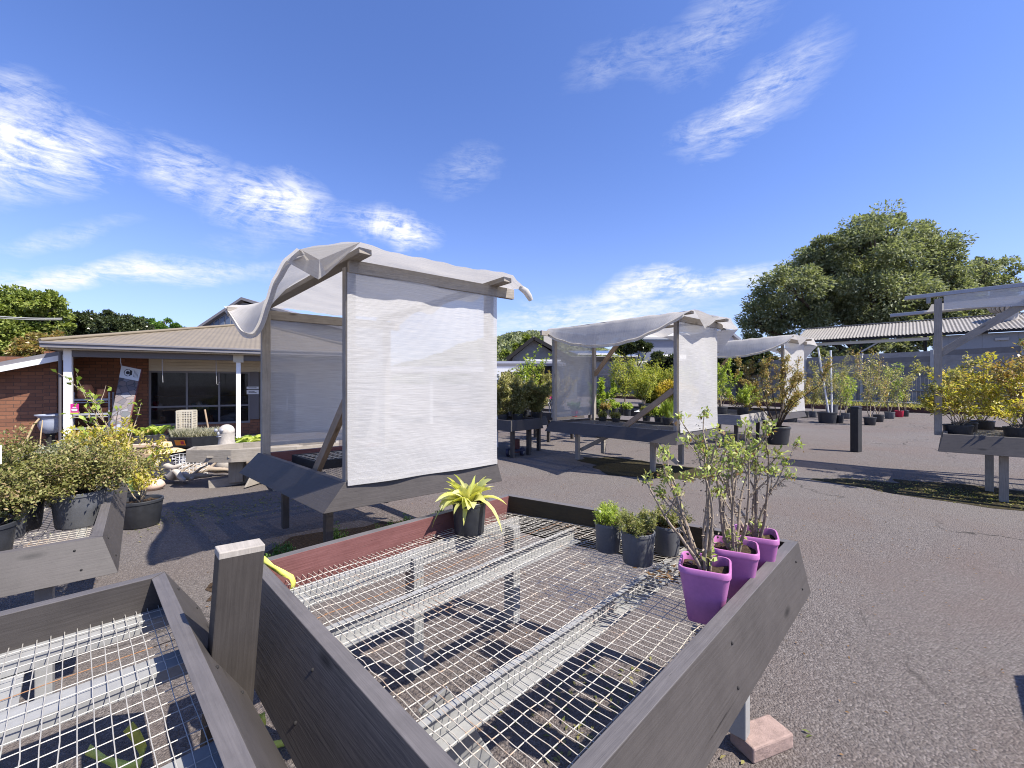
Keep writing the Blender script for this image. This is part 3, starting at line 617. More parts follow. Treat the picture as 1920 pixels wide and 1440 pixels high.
# bench with a bare timber frame and a sun shade at the right
d5 = nrm(A3((.745, -.63, 0))); l5 = nrm(A3((.72, .70, 0)))
f5 = A3((5.92, 5.86, 0)); C5 = [tuple((f5 + d5 * 2.5)[:2]), tuple((f5 + d5 * 2.5 + l5 * 1.95)[:2]), tuple((f5 + l5 * 1.95)[:2]), tuple(f5[:2])]
sh5 = thing('shade_shelter', 'bench shelter with square post and knee brace, crowded with yellow leaved azaleas', 'shade shelter', tuple(f5 + d5 * 1.2 + l5 * .7), 'white cloth shade shelters')
bench_parts(sh5, C5, z=.865, bh=.235, splay=(.05, .03, .05, .11), seg=4, wr=.002, drop=.05, cell=(.05, .05), legs=((.08, .78), (.45, .82), (.08, .2), (.85, .25)), leg_mat=M['old'])
def sh5_frame():
    Z = lambda h: A3((0, 0, h)); p = f5 + d5 * .05 + l5 * .10
    p = A3((6.27, 6.28, 0))
    q = p + d5 * 2.3; zt = 2.83
    LB = nrm(A3((.60, .80, 0))) * 2.05
    for s in (p, q, p + LB + d5 * 1.55, q + LB):
        m = MB(); m.bar(s + Z(.80), s + Z(zt - .03), .095, .08, up=tuple(d5)); m.build('post', M['old'], sh5, .004)
    for s, e in ((p, q), (p + LB, q + LB)):
        m = MB(); m.bar(s - d5 * .36 + Z(zt + .025), e + d5 * .3 + Z(zt + .10), .10, .055); m.build('beam', M['steel'], sh5, .004)
    m = MB(); m.bar(p + Z(1.98), p + d5 * 1.05 + Z(zt - .02), .055, .10); m.build('brace', M['old'], sh5, .004)
    m = MB(); m.grid(lambda u, v: p - l5 * .06 + d5 * (.06 + 2.3 * u) + Z(zt + .0 + .07 * u - .20 * v * (1 + .3 * math.sin(u * 3.1) - .25 * math.sin(u * 12) * .2)), 24, 4, uvs=(2.3, .2)); m.build('cloth_valance', M['cloth'], sh5)
    m = MB(); m.grid(lambda u, v: p + LB * (.62 + .43 * v) + d5 * (.1 + 2.3 * u) + Z(zt + .07 + .06 * u - .06 * math.sin(3.14 * v)), 20, 14, uvs=(2.3, 1.5)); m.build('roof_cloth', M['cloth'], sh5)
    m = MB(); m.box(tuple(p - d5 * .10 - l5 * .05 + Z(zt - .09)), .05, .04, .09, .7); m.build('bracket', M['galv'], sh5)
sh5_frame()
# plain benches farther back
def plain_bench(C, label, **kw):
    c = np.mean([A3((x, y, 0)) for x, y in C], axis=0); r = thing('display_bench', label, 'plant bench', tuple(c), 'grey timber display benches')
    k = dict(seg=2, wr=.003, cell=(.08, .08), wmat=M['wire_dark'], drop=.08, bevel=.004, splay=(.05, .05, .05, .05)); k.update(kw); bench_parts(r, C, **k); return r
def along(p, ua, la, ub, lb):
    p = A3((p[0], p[1], 0)); return [tuple(x[:2]) for x in (p, p + ua * la, p + ua * la + ub * lb, p + ub * lb)]
B8 = along((-.02, 8.72), UA, .9, UB, 1.7); plain_bench(B8, 'grey bench with stepped boards beside the big white screen, full of leafy shrubs', legs=((.2, .08), (.3, .5), (.8, .1), (.8, .9)), bh=.22)
B9 = along((.40, 9.55), UA, .55, UB, 1.9); plain_bench(B9, 'narrow grey bench of shrubs between the white screen and the sagging shelter', legs=((.8, .06), (.2, .06), (.8, .9)), bh=.2)
B10 = along((1.05, 11.1), UA, 1.3, UB, 2.4); plain_bench(B10, 'far grey bench under the pink sign', legs=((.1, .1), (.9, .1), (.5, .5)), bh=.2)
B6 = along((5.46, 10.2), UA, 2.2, UB, 1.6); plain_bench(B6, 'weathered grey bench between the sagging shelter and the bronze shrub', legs=((.06, .08), (.9, .1), (.1, .9)), boards=M['fence'], bh=.24)
B7 = along((4.3, 11.9), UA, 1.6, UB, 3.0); plain_bench(B7, 'grey bench of golden conifers behind the sagging shelter', legs=((.1, .1), (.9, .1), (.1, .9)), bh=.2)
B11 = along((7.9, 7.5), UA, 1.6, UB * -1, 2.2); 
# unseen bench added outside the frame so its shadow crosses the lower right yard
B12 = along((2.15, .95), UA, 1.5, -UB, 1.5)
B12 = [B12[3], B12[2], B12[1], B12[0]]
plain_bench(B12, 'unseen grey bench added outside the frame for its long shadow on the tar')
def sh_brace(root, p, q):
    m = MB(); m.bar(p, q, .04, .07); m.build('leg_brace', M['old'], root, .003)
sh_brace(sh2, A3((1.36, 8.42, .25)), A3((1.85, 7.9, .62))); sh_brace(sh2, A3((2.35, 7.3, .62)), A3((2.72, 7.0, .25)))
pavers([(1.07, 1.83, .35)], ['worn clay brick under the front leg of the big empty bench'], 'brick', 'brickpave', 'loose bricks')
# ------------------------------------------------------------------ plants
def grow(rs, n, h, spread, r0, levels=1, jit=.16, kids=4, seg=6, lift=.10, base_r=.02, sub=(.3, .6), anchor_from=.35, lean=(0, 0), tips=False):
    lines, anch = [], []
    def go(p, d, L, r, lev):
        pts = [p]; rad = [r]
        for i in range(seg):
            d = nrm(d + rs.randn(3) * jit + A3((0, 0, lift))); p = p + d * L / seg; pts.append(p); rad.append(r * (1 - .62 * (i + 1) / seg))
            if lev < levels and i >= (4 if tips else 1) and rs.rand() < kids / (seg - 1):
                o = rs.randn(3); o[2] = abs(o[2]) * .5; go(p, nrm(d * .6 + nrm(o) * .85), L * rs.uniform(*sub), r * .55, lev + 1)
            if (i + 1) / seg >= anchor_from or (lev > 0 and not tips): anch.append((p, d))
        lines.append((pts, rad))
    for k in range(n):
        th = 2 * math.pi * (k + rs.rand() * .7) / n; ti = spread * rs.uniform(.35, 1.0)
        d = nrm(A3((math.cos(th) * ti + lean[0], math.sin(th) * ti + lean[1], 1)))
        go(A3((math.cos(th), math.sin(th), 0)) * base_r * rs.rand(), d, h * rs.uniform(.75, 1.05), r0, 0)
    return lines, anch
def add_stems(root, lines, mat, off=(0, 0, 0), n=5, name='stem'):
    m = MB()
    for pts, rad in lines: m.tube([p + A3(off) + ORG[root.name] for p in pts], rad, n, 0, False)
    return m.build(name, mat, root)
def add_leaves(root, anch, per, L, Wd, mat, seed, off=(0, 0, 0), spread=.02, up=.35, name='foliage', fold=.22, upb=.75, rand=.9):
    rs = np.random.RandomState(seed); n = len(anch) * per
    P = np.repeat(np.array([a[0] for a in anch]), per, 0) + rs.randn(n, 3) * spread + np.array(off)
    D = nrm(np.repeat(np.array([a[1] for a in anch]), per, 0) * .6 + rs.randn(n, 3) * rand + np.array([0, 0, up]))
    k = rs.uniform(.65, 1.2, n)
    return leaf_obj(name, P, D, L * k, Wd * k, mat, root, seed, fold, upb)
def pot(root, r, h, mat='black_pot', z=0, taper=.82, rim=.010, sq=0, rz=0, fill=.88, n=28):
    c = ORG[root.name] + A3((0, 0, z)); m = MB(); rb = r * taper
    m.lathe([(0.0, .004), (rb * .96, .004), (rb, .012), (r * .965, h * .90), (r, h * .90), (r, h * .985), (r * .975, h), (r * .92, h), (r * .90, h * .97), (r * .88, h * (fill - .06))], c, n, 0, sq, rz, smooth=True)
    o = m.build('pot', M[mat], root)
    o.modifiers.new('edge', 'EDGE_SPLIT').split_angle = .7
    m = MB(); m.disc(c + A3((0, 0, h * fill)), r * .905, 26, 0, sq, rz, .006); m.build('soil', M['soil'], root); return h * fill + z
def potted(name, label, cat, loc, r, h, mat='black_pot', group=None, **kw):
    t = thing(name, label, cat, loc, group); return t, pot(t, r, h, mat, **kw)
def bush(t, z, seed, h, spread, leaf, stem='bark', n=7, r0=.006, levels=1, per=9, L=.035, Wd=.016, kids=4, jit=.16, lsp=.02, sub=(.3, .6), af=.35, lift=.1, br=.03, lean=(0, 0), up=.35, rand=.9, seg=6, upb=.75):
    rs = np.random.RandomState(seed); li, an = grow(rs, n, h, spread, r0, levels, jit, kids, seg, lift, br, sub, af, lean)
    add_stems(t, li, M[stem], (0, 0, z)); add_leaves(t, an, per, L, Wd, M[leaf], seed, (0, 0, z), lsp, up, rand=rand, upb=upb)
    return li, an
def blade_leaf(m, p, d0, L, Wd, droop, rs, twist=0.0, n=7, mi=0):
    """one broad arching leaf made of a folded strip"""
    d = nrm(d0); hz = nrm(A3((d[0], d[1], 0)) + 1e-6); sd_ = nrm(np.cross(d, (0, 0, 1)) + A3((0, 0, twist))); q = A3(p); vs = []
    for i in range(n + 1):
        t = i / n; w = Wd * (math.sin(math.pi * min(1, .06 + t * .94) ** .8) ** .8 * (1 - .15 * t) if i < n else .02)
        nm = nrm(np.cross(sd_, d)); vs += [q - sd_ * w / 2 + nm * w * .18, q.copy(), q + sd_ * w / 2 + nm * w * .18]
        q = q + d * L / n; d = nrm(d + A3((0, 0, -droop / n)) + hz * .3 / n)
    fs = []
    for i in range(n): fs += [(3 * i, 3 * i + 1, 3 * i + 4, 3 * i + 3), (3 * i + 1, 3 * i + 2, 3 * i + 5, 3 * i + 4)]
    m.add(vs, fs, None, mi, True)

# --- on the big empty bench
ZM = mz1 + .002
t, z = potted('potted_plant', 'variegated yellow hosta in a black pot against the red rail', 'potted plant', tuple(at(880, 1000, ZM)), .098, .19, taper=.86, group='plants in black pots on the big bench')
rs = np.random.RandomState(4); m = MB(); o = ORG[t.name] + A3((0, 0, z))
for k in range(46):
    th = rs.rand() * 6.28; ti = rs.uniform(.1, 1.5) if k > 12 else rs.uniform(0, .45); L = rs.uniform(.11, .20) * (1.0 if ti < 1 else 1.12)
    blade_leaf(m, o + A3((math.cos(th), math.sin(th), 0)) * .02, (math.cos(th) * ti, math.sin(th) * ti, 1), L, rs.uniform(.052, .080), rs.uniform(.3, 1.5) + ti * .7, rs, rs.uniform(-.5, .5))
for th, L in ((3.5, .30), (5.7, .32), (4.6, .20)): blade_leaf(m, o, (math.cos(th), math.sin(th), .75), L, .034, 3.2, rs)
m.build('foliage', M['lf_hosta'], t)
SM = [((1140, 1040), .068, .148, 'small pot of green heath with a white flower and plant tag', 21), ((1196, 1063), .080, .156, 'small black pot of heath in front of its two companions', 22), ((1251, 1045), .066, .145, 'small black pot with brown dry topped heath beside the mauve pots', 23)]
for (uv, r, h, lb, sd0) in SM:
    p = at(uv[0], uv[1] - 8, ZM); t, z = potted('potted_plant', lb, 'potted plant', tuple(p), r, h, 'grey_pot', 'plants in black pots on the big bench', taper=.88)
    bush(t, z, sd0, .085, 1.1, 'lf_dry' if sd0 != 21 else 'lf_lime', 'bark', 22, .0013, 1, 5, .014, .0045, 4, .2, .006, af=.1, br=r * .9, lift=.12)
    if sd0 == 23:
        rs = np.random.RandomState(2); n = 500; a = rs.rand(n) * 6.28; q = r * .8 * np.sqrt(rs.rand(n)); leaf_obj('dry_leaves', np.c_[q * np.cos(a), q * np.sin(a), z + rs.rand(n) * .02], rs.randn(n, 3) * [1, 1, .4], .018, .006, M['lf_brown'], t, 3)
    if sd0 == 21:
        m = MB(); c = ORG[t.name] + A3((.055, -.05, z - .01)); m.hexa([c + A3(q) for q in ((0, 0, -.045), (.022, 0, -.045), (.022, .001, -.045), (0, .001, -.045), (0, 0, .03), (.022, 0, .03), (.022, .001, .03), (0, .001, .03))]); m.build('plant_tag', M['paper'], t)
        m = MB(); c = ORG[t.name] + A3((-.045, -.02, z + .075)); m.ell(c, .008, 8, 6); m.build('flower', M['white'], t)
RZ = math.radians(-27)
PP = [((.708, 1.565), 31, 'mauve square pot of bare stemmed geranium in front of the other two mauve pots',   .46, 9), ((.905, 1.735), 32, 'middle of the three mauve square pots, woody geranium', .42, 7), ((1.075, 1.885), 33, 'mauve square pot of geranium in the bench corner, farthest back of the three', .42, 7)]
for (xy, sd0, lb, hh, ns) in PP:
    t, z = potted('potted_plant', lb, 'potted plant', (xy[0], xy[1], ZM), .087, .205, 'purple', 'mauve pots of geranium', taper=.66, sq=7, rz=RZ, fill=.86, n=48)
    rs = np.random.RandomState(sd0); li, an = grow(rs, ns, hh, .50, .0070, 1, .10, 3.2, 9, .10, .02, (.22, .36), .95, tips=True, lean=(-.24, .02) if sd0 == 31 else ((-.16, .05) if sd0 == 32 else (-.14, .05)))
    m = MB()                                             # stems with old leaf scars
    for pts, rad in li: m.tube([p + ORG[t.name] + A3((0, 0, z)) for p in pts], rad, 6, 0, False)
    for pts, rad in li:
        for p, r_ in zip(pts[1:], rad[1:]):
            for k in range(2):
                d = nrm(rs.randn(3)); q = p + ORG[t.name] + A3((0, 0, z)) + rs.randn(3) * .008; m.tube([q, q + d * (r_ + .007)], [r_ * .7, r_ * .3], 4, 0, False)
    m.build('stem', M['bark'], t)
    add_leaves(t, an, 24, .024, .0105, M['lf_azal'], sd0, (0, 0, z), .012, .5, rand=.7)
    add_leaves(t, an, 2, .022, .012, M['lf_brown'], sd0 + 50, (0, 0, z - .012), .014, -.1, 'dry_leaves')
    m = MB(); m.ell(ORG[t.name] + A3((-.03, -.02, z + .05)), .004); 
    ba = [(A3((rs.uniform(-.03, .03), rs.uniform(-.03, .03), .05)), A3((0, 0, 1))) for k in range(4)]
    add_leaves(t, ba, 8, .03, .015, M['lf_azal'], sd0 + 9, (0, 0, z), .014, .3, 'basal_shoot')
# --- planted bench at the left
ZP = mz2 + .003
LP = [((148, 985), .128, .215, 'grey_pot', 'dusty black pot of trailing cotoneaster standing close to the bench corner', 41, dict(h=.29, spread=1.4, leaf='lf_cot', n=22, levels=2, per=5, L=.021, Wd=.011, kids=3.4, jit=.22, lsp=.018, lift=-.03, br=.07, r0=.004, stem='bark_dark')),
      ((2, 1012), .11, .22, 'grey_pot', 'dusty black pot of cotoneaster at the edge of the photograph, spattered with leaf shadows', 42, dict(h=.27, spread=1.25, leaf='lf_cot', n=17, levels=2, per=5, L=.020, Wd=.010, kids=3.2, jit=.22, lsp=.018, lift=-.01, br=.06, r0=.004, stem='bark_dark'))]
for (uv, r, h, mt, lb, sd0, kw) in LP:
    p = at(uv[0], uv[1], ZP); t, z = potted('potted_plant', lb, 'potted plant', tuple(p), r, h, mt, 'shrubs on the planted bench'); bush(t, z, sd0, **kw)
for (x, y, sd0, lb, lf, h_) in ((-2.95, 2.55, 43, 'grey leaved shrub at the back of the planted bench', 'lf_grey', .2), (-3.25, 3.1, 44, 'bushy shrub of mixed grey leaves before the verandah post', 'lf_grey', .2), (-2.55, 2.05, 45, 'small leaved green shrub with a few yellow leaves among the crowded pots', 'lf_cot', .21), (-3.3, 2.35, 46, 'reddish tipped shrub under the brick lean to', 'lf_cot', .27), (-3.32, 3.38, 47, 'golden leaved azalea standing tallest on the planted bench', 'lf_gold', .24)):
    t, z = potted('potted_plant', lb, 'potted plant', (x, y, ZP), .115, .20, 'black_pot', 'shrubs on the planted bench')
    bush(t, z, sd0, h_, 1.0, lf, 'bark_dark', 20 if lf != 'lf_gold' else 12, .004, 2 if lf != 'lf_gold' else 1, 5 if lf != 'lf_gold' else 8, .022 if lf != 'lf_gold' else .042, .011 if lf != 'lf_gold' else .018, 3.3, .2, .02, lift=.05, br=.07)
# golden azaleas and the tall thin tree behind the planted bench
for (u, v, d, r, h, sd0, lb, kw) in (
    (264, 985, None, .20, .29, 51, 'black tub with a thin stemmed yellow shrub on the tar beside the planted bench', dict(h=.55, spread=.75, leaf='lf_gold', n=5, levels=1, per=10, L=.05, Wd=.02, kids=3, lean=(.05, .0), stem='cane', r0=.007, af=.5)),
    (205, 905, 5.7, .19, .26, 52, 'large yellow and pink leaved azalea behind the planted bench', dict(h=.42, spread=.75, leaf='lf_gold', n=13, levels=1, per=13, L=.065, Wd=.024, kids=4, stem='bark', r0=.007)),
    (165, 905, 6.0, .19, .26, 53, 'yellow leaved azalea in front of the terracotta shelf', dict(h=.38, spread=.8, leaf='lf_gold', n=10, levels=1, per=12, L=.06, Wd=.022, kids=4, stem='bark', r0=.007)),
    (218, 905, 6.4, .17, .25, 54, 'yellow green azalea before the stacked boxes', dict(h=.24, spread=.8, leaf='lf_gold', n=11, levels=1, per=10, L=.05, Wd=.02, kids=4, stem='bark', r0=.006))):
    p = at(u, v, 0.0) if d is None else A3(((u - 960) / F * d, d, 0)); t, z = potted('potted_plant', lb, 'potted plant', tuple(p), r, h, 'black_pot', 'golden azaleas by the shop'); bush(t, z + (.18 if d else 0), sd0, **kw)
    if d:
        m = MB(); m.box(ORG[t.name], .02, .02, .01)
p = dep(218, 850, 5.6); p[2] = 0
t, z = potted('potted_plant', 'tall leggy shrub of bare pale branches with a few lime leaves before the leaning sign', 'potted plant', tuple(p), .19, .3)
bush(t, z, 61, 1.12, .16, 'lf_lime', 'cane', 6, .010, 1, 1, .075, .05, 2.2, .13, .01, af=.75, lift=.05)
rs = np.random.RandomState(1); m = MB(); q = dep(250, 935, 2.95); 
t = thing('broad_leaf_plant', 'single broad green leaf plant in a pot tucked behind the bench board', 'plant', (-4.70, 5.3, 0)); z = pot(t, .13, .25)
for th, L, w in ((1.2, .62, .17), (.4, .45, .13), (2.6, .5, .14)): blade_leaf(m, ORG[t.name] + A3((0, 0, z)), (math.cos(th) * .35, math.sin(th) * .35, 1), L, w, .6, rs, .8)
m.build('foliage', M['lf_green'], t)
# plant labels
for (c, w, h_, rz, lb) in ((dep(-5, 853, 1.95), .026, .085, .9, 'white plant label at the edge of the planted bench'), (dep(203, 868, 2.9), .028, .07, .3, 'slim pale plant label stuck among the cotoneaster leaves')):
    m = MB(); m.box((c[0], c[1], c[2] - h_ / 2), w, .002, h_, rz); m.box((c[0], c[1], c[2] - h_ / 2 - .16), .002, .0022, .16, rz); tag(m.build('plant_label', M['paper'], None), lb, 'label', 'plant labels')
# --- weeds under the big shelter
for k, (x, y) in enumerate(((-1.95, 3.62), (-1.62, 3.95), (-1.05, 4.35), (-.75, 4.6), (-1.25, 4.15), (-2.1, 3.3))):
    t = thing('weed', 'low green weed growing in the soil under the big white screen', 'weed', (x, y, .01), 'weeds under the big shelter'); bush(t, 0, 70 + k, .15, 1.1, 'lf_green', 'bark_dark', 9, .0025, 1, 6, .022, .010, 3, .2, .012, br=.05)
# --- pots on the sagging shelter's bench
ZS = .752
for k, (u, v, r, h, mt, lf, hh, lb) in enumerate((
    (1077, 781, .085, .15, 'crimson', 'lf_green', .16, 'crimson pot of thin leaved plant before the grey screen'),
    (1117, 777, .09, .15, 'black_pot', 'lf_green', .20, 'black pot of green plant by the far post'),
    (1136, 778, .09, .14, 'black_pot', 'lf_bronze', .13, 'black pot of reddish plant next to the far post'),
    (1153, 776, .09, .15, 'black_pot', 'lf_lime', .12, 'black pot of lime leaves at the middle of the shelter bench'),
    (1176, 780, .10, .17, 'black_pot', 'lf_lime', .13, 'black pot of lime leaves standing closer to the knee brace'),
    (1130, 790, .09, .10, 'black_pot', 'lf_dry', .07, 'low tray of olive ground cover beside the shelter rail'),
    (1155, 792, .09, .10, 'black_pot', 'lf_dry', .07, 'second low pot of olive ground cover along the shelter rail'),
    (1212, 790, .09, .12, 'black_pot', 'lf_dry', .14, 'pot of dull green plant hidden behind the knee brace'),
    (1236, 794, .10, .14, 'black_pot', 'lf_lime', .20, 'pot of yellow green plant under the knee brace'),
    (1252, 797, .11, .15, 'black_pot', 'lf_sedge', .44, 'tall grass in a black pot beside the shelter post'))):
    p = at(u, v, ZS); p[:2] *= 1.0; t, z = potted('potted_plant', lb, 'potted plant', tuple(p), r, h, mt, 'pots on the sagging shelter bench')
    if lf == 'lf_sedge':
        rs = np.random.RandomState(9); n = 240; a = rs.rand(n) * 6.28; D = np.c_[np.cos(a) * .35, np.sin(a) * .35, np.ones(n)]; leaf_obj('foliage', rs.randn(n, 3) * [.03, .03, .003] + [0, 0, z], D, hh * rs.uniform(.6, 1.1, n), .012, M['lf_lime'], t, 4)
    else: bush(t, z, 80 + k, hh, .9, lf, 'bark_dark', 8, .003, 1, 7, .045, .02, 3, .2, .02, br=.05)
for (u, v, lb) in ((1205, 772, 'pale plastic bag lying on the shelter bench'),):
    p = at(u, v, ZS); t = thing('plastic_bag', lb, 'bag', tuple(p)); m = MB(); m.grid(lambda x, y: p + A3(((x - .5) * .42, (y - .5) * .26, .07 * math.sin(3.1 * x) * math.sin(3.1 * y) + .012 * math.sin(19 * x + 7 * y))), 12, 9); m.build('bag', M['paper'], t)
# --- shrubs on benches behind
def row(items, group, zb):
    for (x, y, zz, r, h, sd0, lb, kw) in items:
        t, z = potted('potted_plant', lb, 'potted plant', (x, y, zz), r, h, kw.pop('mat', 'black_pot'), group); st = kw.pop('stakes', None); bush(t, z, sd0, **kw)
        if sd0 < 120 and not st and sd0 not in (111, 112, 117):
            k2 = dict(kw); k2['h'] *= .5; k2['spread'] = max(.9, k2['spread'] * 1.7); k2['af'] = .15; rs_ = np.random.RandomState(sd0 + 500); l2, a2 = grow(rs_, k2['n'], k2['h'], k2['spread'], k2['r0'], 1, .16, 4, 6, .08, .05, (.3, .6), .1); add_leaves(t, a2, k2['per'], k2['L'], k2['Wd'], M[k2['leaf']], sd0 + 500, (0, 0, z), .03, .35, 'low_foliage')
        for (dx, dy, hh, tx) in st or ():
            m = MB(); p = ORG[t.name] + A3((dx, dy, z - .05)); m.tube([p, p + A3((tx, 0, hh))], .024, 6); m.build('stake', M['white'], t)
K = dict(stem='bark', r0=.007)
def kw_(h, sp, leaf, n=9, per=9, L=.05, Wd=.022, levels=1, **k): d = dict(h=h * (.70 if leaf.endswith('conif') else .82 if leaf == 'lf_olive' else 1), spread=sp, leaf=leaf, n=n, per=int(per * (.55 if leaf.endswith('conif') else 1)), L=L, Wd=Wd, levels=levels, **K); d.update(k); return d
g8 = [(-.22, 9.2, .70, .13, .20, 101, 'dense dark green shrub showing beside the edge of the big white screen', kw_(.72, .5, 'lf_olive', 16, 13, levels=2, L=.04)), (.12, 9.35, .70, .13, .20, 102, 'shrub with a red flower and a white tag at the front of the stepped bench', kw_(.66, .55, 'lf_olive', 16, 12, levels=2, L=.04)),
      (-.2, 9.9, .70, .13, .20, 103, 'olive leaved shrub in the second row of the stepped bench', kw_(.78, .5, 'lf_olive', 14, 11, levels=2, L=.04)), (.56, 9.75, .72, .14, .20, 104, 'shrub in a wide black pot on the narrow bench', kw_(.62, .6, 'lf_olive', 14, 12, levels=2, L=.04)),
      (.30, 10.3, .72, .13, .20, 105, 'tall staked shrub with lime tips rising above the narrow bench', kw_(1.05, .28, 'lf_lime', 7, 10, L=.06, Wd=.03, stakes=[(0, 0, .95, .02)])), (.62, 10.6, .72, .13, .2, 106, 'rounded shrub before the pink sign', kw_(.80, .55, 'lf_olive', 14, 11, levels=2, L=.04)),
      (.05, 10.7, .72, .13, .2, 107, 'shrub half hidden at the back of the narrow bench', kw_(.8, .5, 'lf_olive', 14, 10, levels=2, L=.04)), (1.3, 11.7, .73, .15, .2, 108, 'thin bronze shrub near the pink sign', kw_(.8, .5, 'lf_bronze', 10, 10, levels=1, L=.05))]
row(g8, 'shrubs on the narrow back benches', .7)
g7 = [(3.35, 12.6, .73, .17, .24, 111, 'feathery green conifer taller than the golden ones', kw_(1.75, .12, 'lf_conif', 5, 30, L=.09, Wd=.022, lsp=.07, levels=1, kids=5, sub=(.25, .42), af=.25)),
      (3.9, 12.6, .73, .17, .24, 112, 'slim second green conifer beside the feathery one', kw_(1.3, .14, 'lf_conif', 4, 28, L=.08, Wd=.022, lsp=.06, kids=5, sub=(.2, .35), af=.3)),
      (4.25, 13.2, .73, .2, .24, 113, 'broad yellow green conifer under the shelter roof', kw_(1.15, .3, 'lf_conif', 12, 42, L=.09, Wd=.025, lsp=.08, kids=5, af=.2)),
      (4.72, 12.6, .73, .2, .24, 114, 'golden orange conifer behind the knee brace', kw_(.72, .6, 'lf_yconif', 22, 44, L=.08, Wd=.024, lsp=.07, kids=5, af=.15)), (5.15, 13.1, .73, .2, .24, 115, 'lime conifer next to the shelter post', kw_(1.15, .35, 'lf_conif', 14, 42, L=.09, Wd=.024, lsp=.07, kids=5, af=.2)),
      (5.0, 12.3, .73, .18, .22, 116, 'low golden conifer in front of the lime one', kw_(.55, .7, 'lf_yconif', 18, 40, L=.07, Wd=.022, lsp=.06, kids=5, af=.15)), (2.6, 12.4, .0, .2, .32, 117, 'young maple with drooping lime leaves on two thin stems beside the far post', kw_(1.15, .35, 'lf_lime', 4, 12, L=.11, Wd=.05, af=.75, stem='cane', r0=.012))]
row(g7, 'conifers behind the sagging shelter', .7)
g6 = [(5.25, 10.75, .74, .17, .24, 121, 'yellow green shrub with bare pale stems in a pot on the weathered bench', kw_(.95, .7, 'lf_lime', 7, 14, L=.055, Wd=.026, af=.55, stem='cane', r0=.009)), (6.0, 11.1, .74, .15, .2, 122, 'small sprawling shrub beside the bronze one on the weathered bench', kw_(.5, .8, 'lf_lime', 8, 9, L=.05)), (4.95, 10.9, .74, .13, .18, 123, 'low pale flowered plant at the end of the weathered bench', kw_(.3, .9, 'lf_grey', 8, 10, L=.04))]
row(g6, 'shrubs on the weathered bench', .7)
# --- big pots on the tar
p1 = at(1457, 832); p2 = at(1481, 791)
row([(p1[0], p1[1], 0, .305, .45, 131, 'big black pot with a bronze leaved round shrub on the open tar', kw_(1.5, .95, 'lf_bronze', 10, 10, L=.058, Wd=.024, levels=2, kids=3.2, sub=(.28, .45), stem='bark_dark', r0=.018, af=.55, lsp=.03)),
     (p2[0], p2[1], 0, .30, .42, 132, 'big black pot behind the bronze shrub, below the far shelter screen', kw_(1.1, .3, 'lf_bronze', 4, 7, L=.06, stem='bark_dark', r0=.015))], 'big pots on the open tar', 0)
FR = [(1551, 793, .34, .44, 'black_pot', 'big black tub with two white stakes and a sparse tree', 141, 2.0, .22, 'lf_olive'), (1561, 772, .28, .40, 'grey_pot', 'dusty pot behind the staked tub', 142, 2.6, .2, 'lf_olive'), (1508, 783, .19, .30, 'black_pot', 'small pot of a crooked sapling beyond the far screen', 143, 1.5, .25, 'lf_bronze'), (1524, 782, .17, .28, 'grey_pot', 'small grey pot of a thin sapling beside the staked tub', 144, 1.5, .25, 'lf_olive'),
      (1574, 793, .15, .30, 'black_pot', 'narrow black pot squeezed beside the staked tub', 145, 1.9, .15, 'lf_olive'), (1586, 785, .20, .26, 'grey_pot', 'low grey pot of a bent stem sapling before the black bollard', 146, 1.6, .35, 'lf_lime'), (1594, 776, .24, .34, 'black_pot', 'pot almost hidden behind the black bollard', 147, 2.2, .2, 'lf_olive'),
      (1631, 797, .20, .30, 'black_pot', 'first pot of the row after the bollard, with a forked spreading tree', 148, 2.2, .42, 'lf_olive'), (1647, 791, .19, .30, 'black_pot', 'second pot after the bollard, tall leafy sapling', 149, 2.4, .2, 'lf_bronze'), (1668, 785, .19, .30, 'grey_pot', 'grey pot next to the red one with a many stemmed sapling', 150, 2.0, .38, 'lf_olive'),
      (1686, 782, .17, .30, 'crimson', 'red pot with a leafy sapling in front of the fence', 151, 1.8, .22, 'lf_lime'), (1697, 781, .15, .30, 'black_pot', 'last small black pot of the row behind the red one', 152, 1.9, .25, 'lf_olive')]
for (u, v, r, h, mt, lb, sd0, hh, sp, lf) in FR:
    p = at(u, v); t, z = potted('potted_tree', lb, 'potted tree', tuple(p), r, h, mt, 'saplings in pots along the kerb')
    bush(t, z, sd0, hh, sp, lf, 'cane', 2 if sp < .35 else 3, .018, 1, 5, .095, .042, 6.0, .12, .06, (.2, .36), .45, .06, .03, seg=9)
    if sd0 == 141:
        for (dx, tx, hh) in ((-.08, -.42, 2.6), (.05, -.05, 2.5)):
            m = MB(); q = ORG[t.name] + A3((dx + .1, -.05, z)); m.tube([q, q + A3((tx, 0, hh))], .032, 8); m.build('stake', M['white'], t)
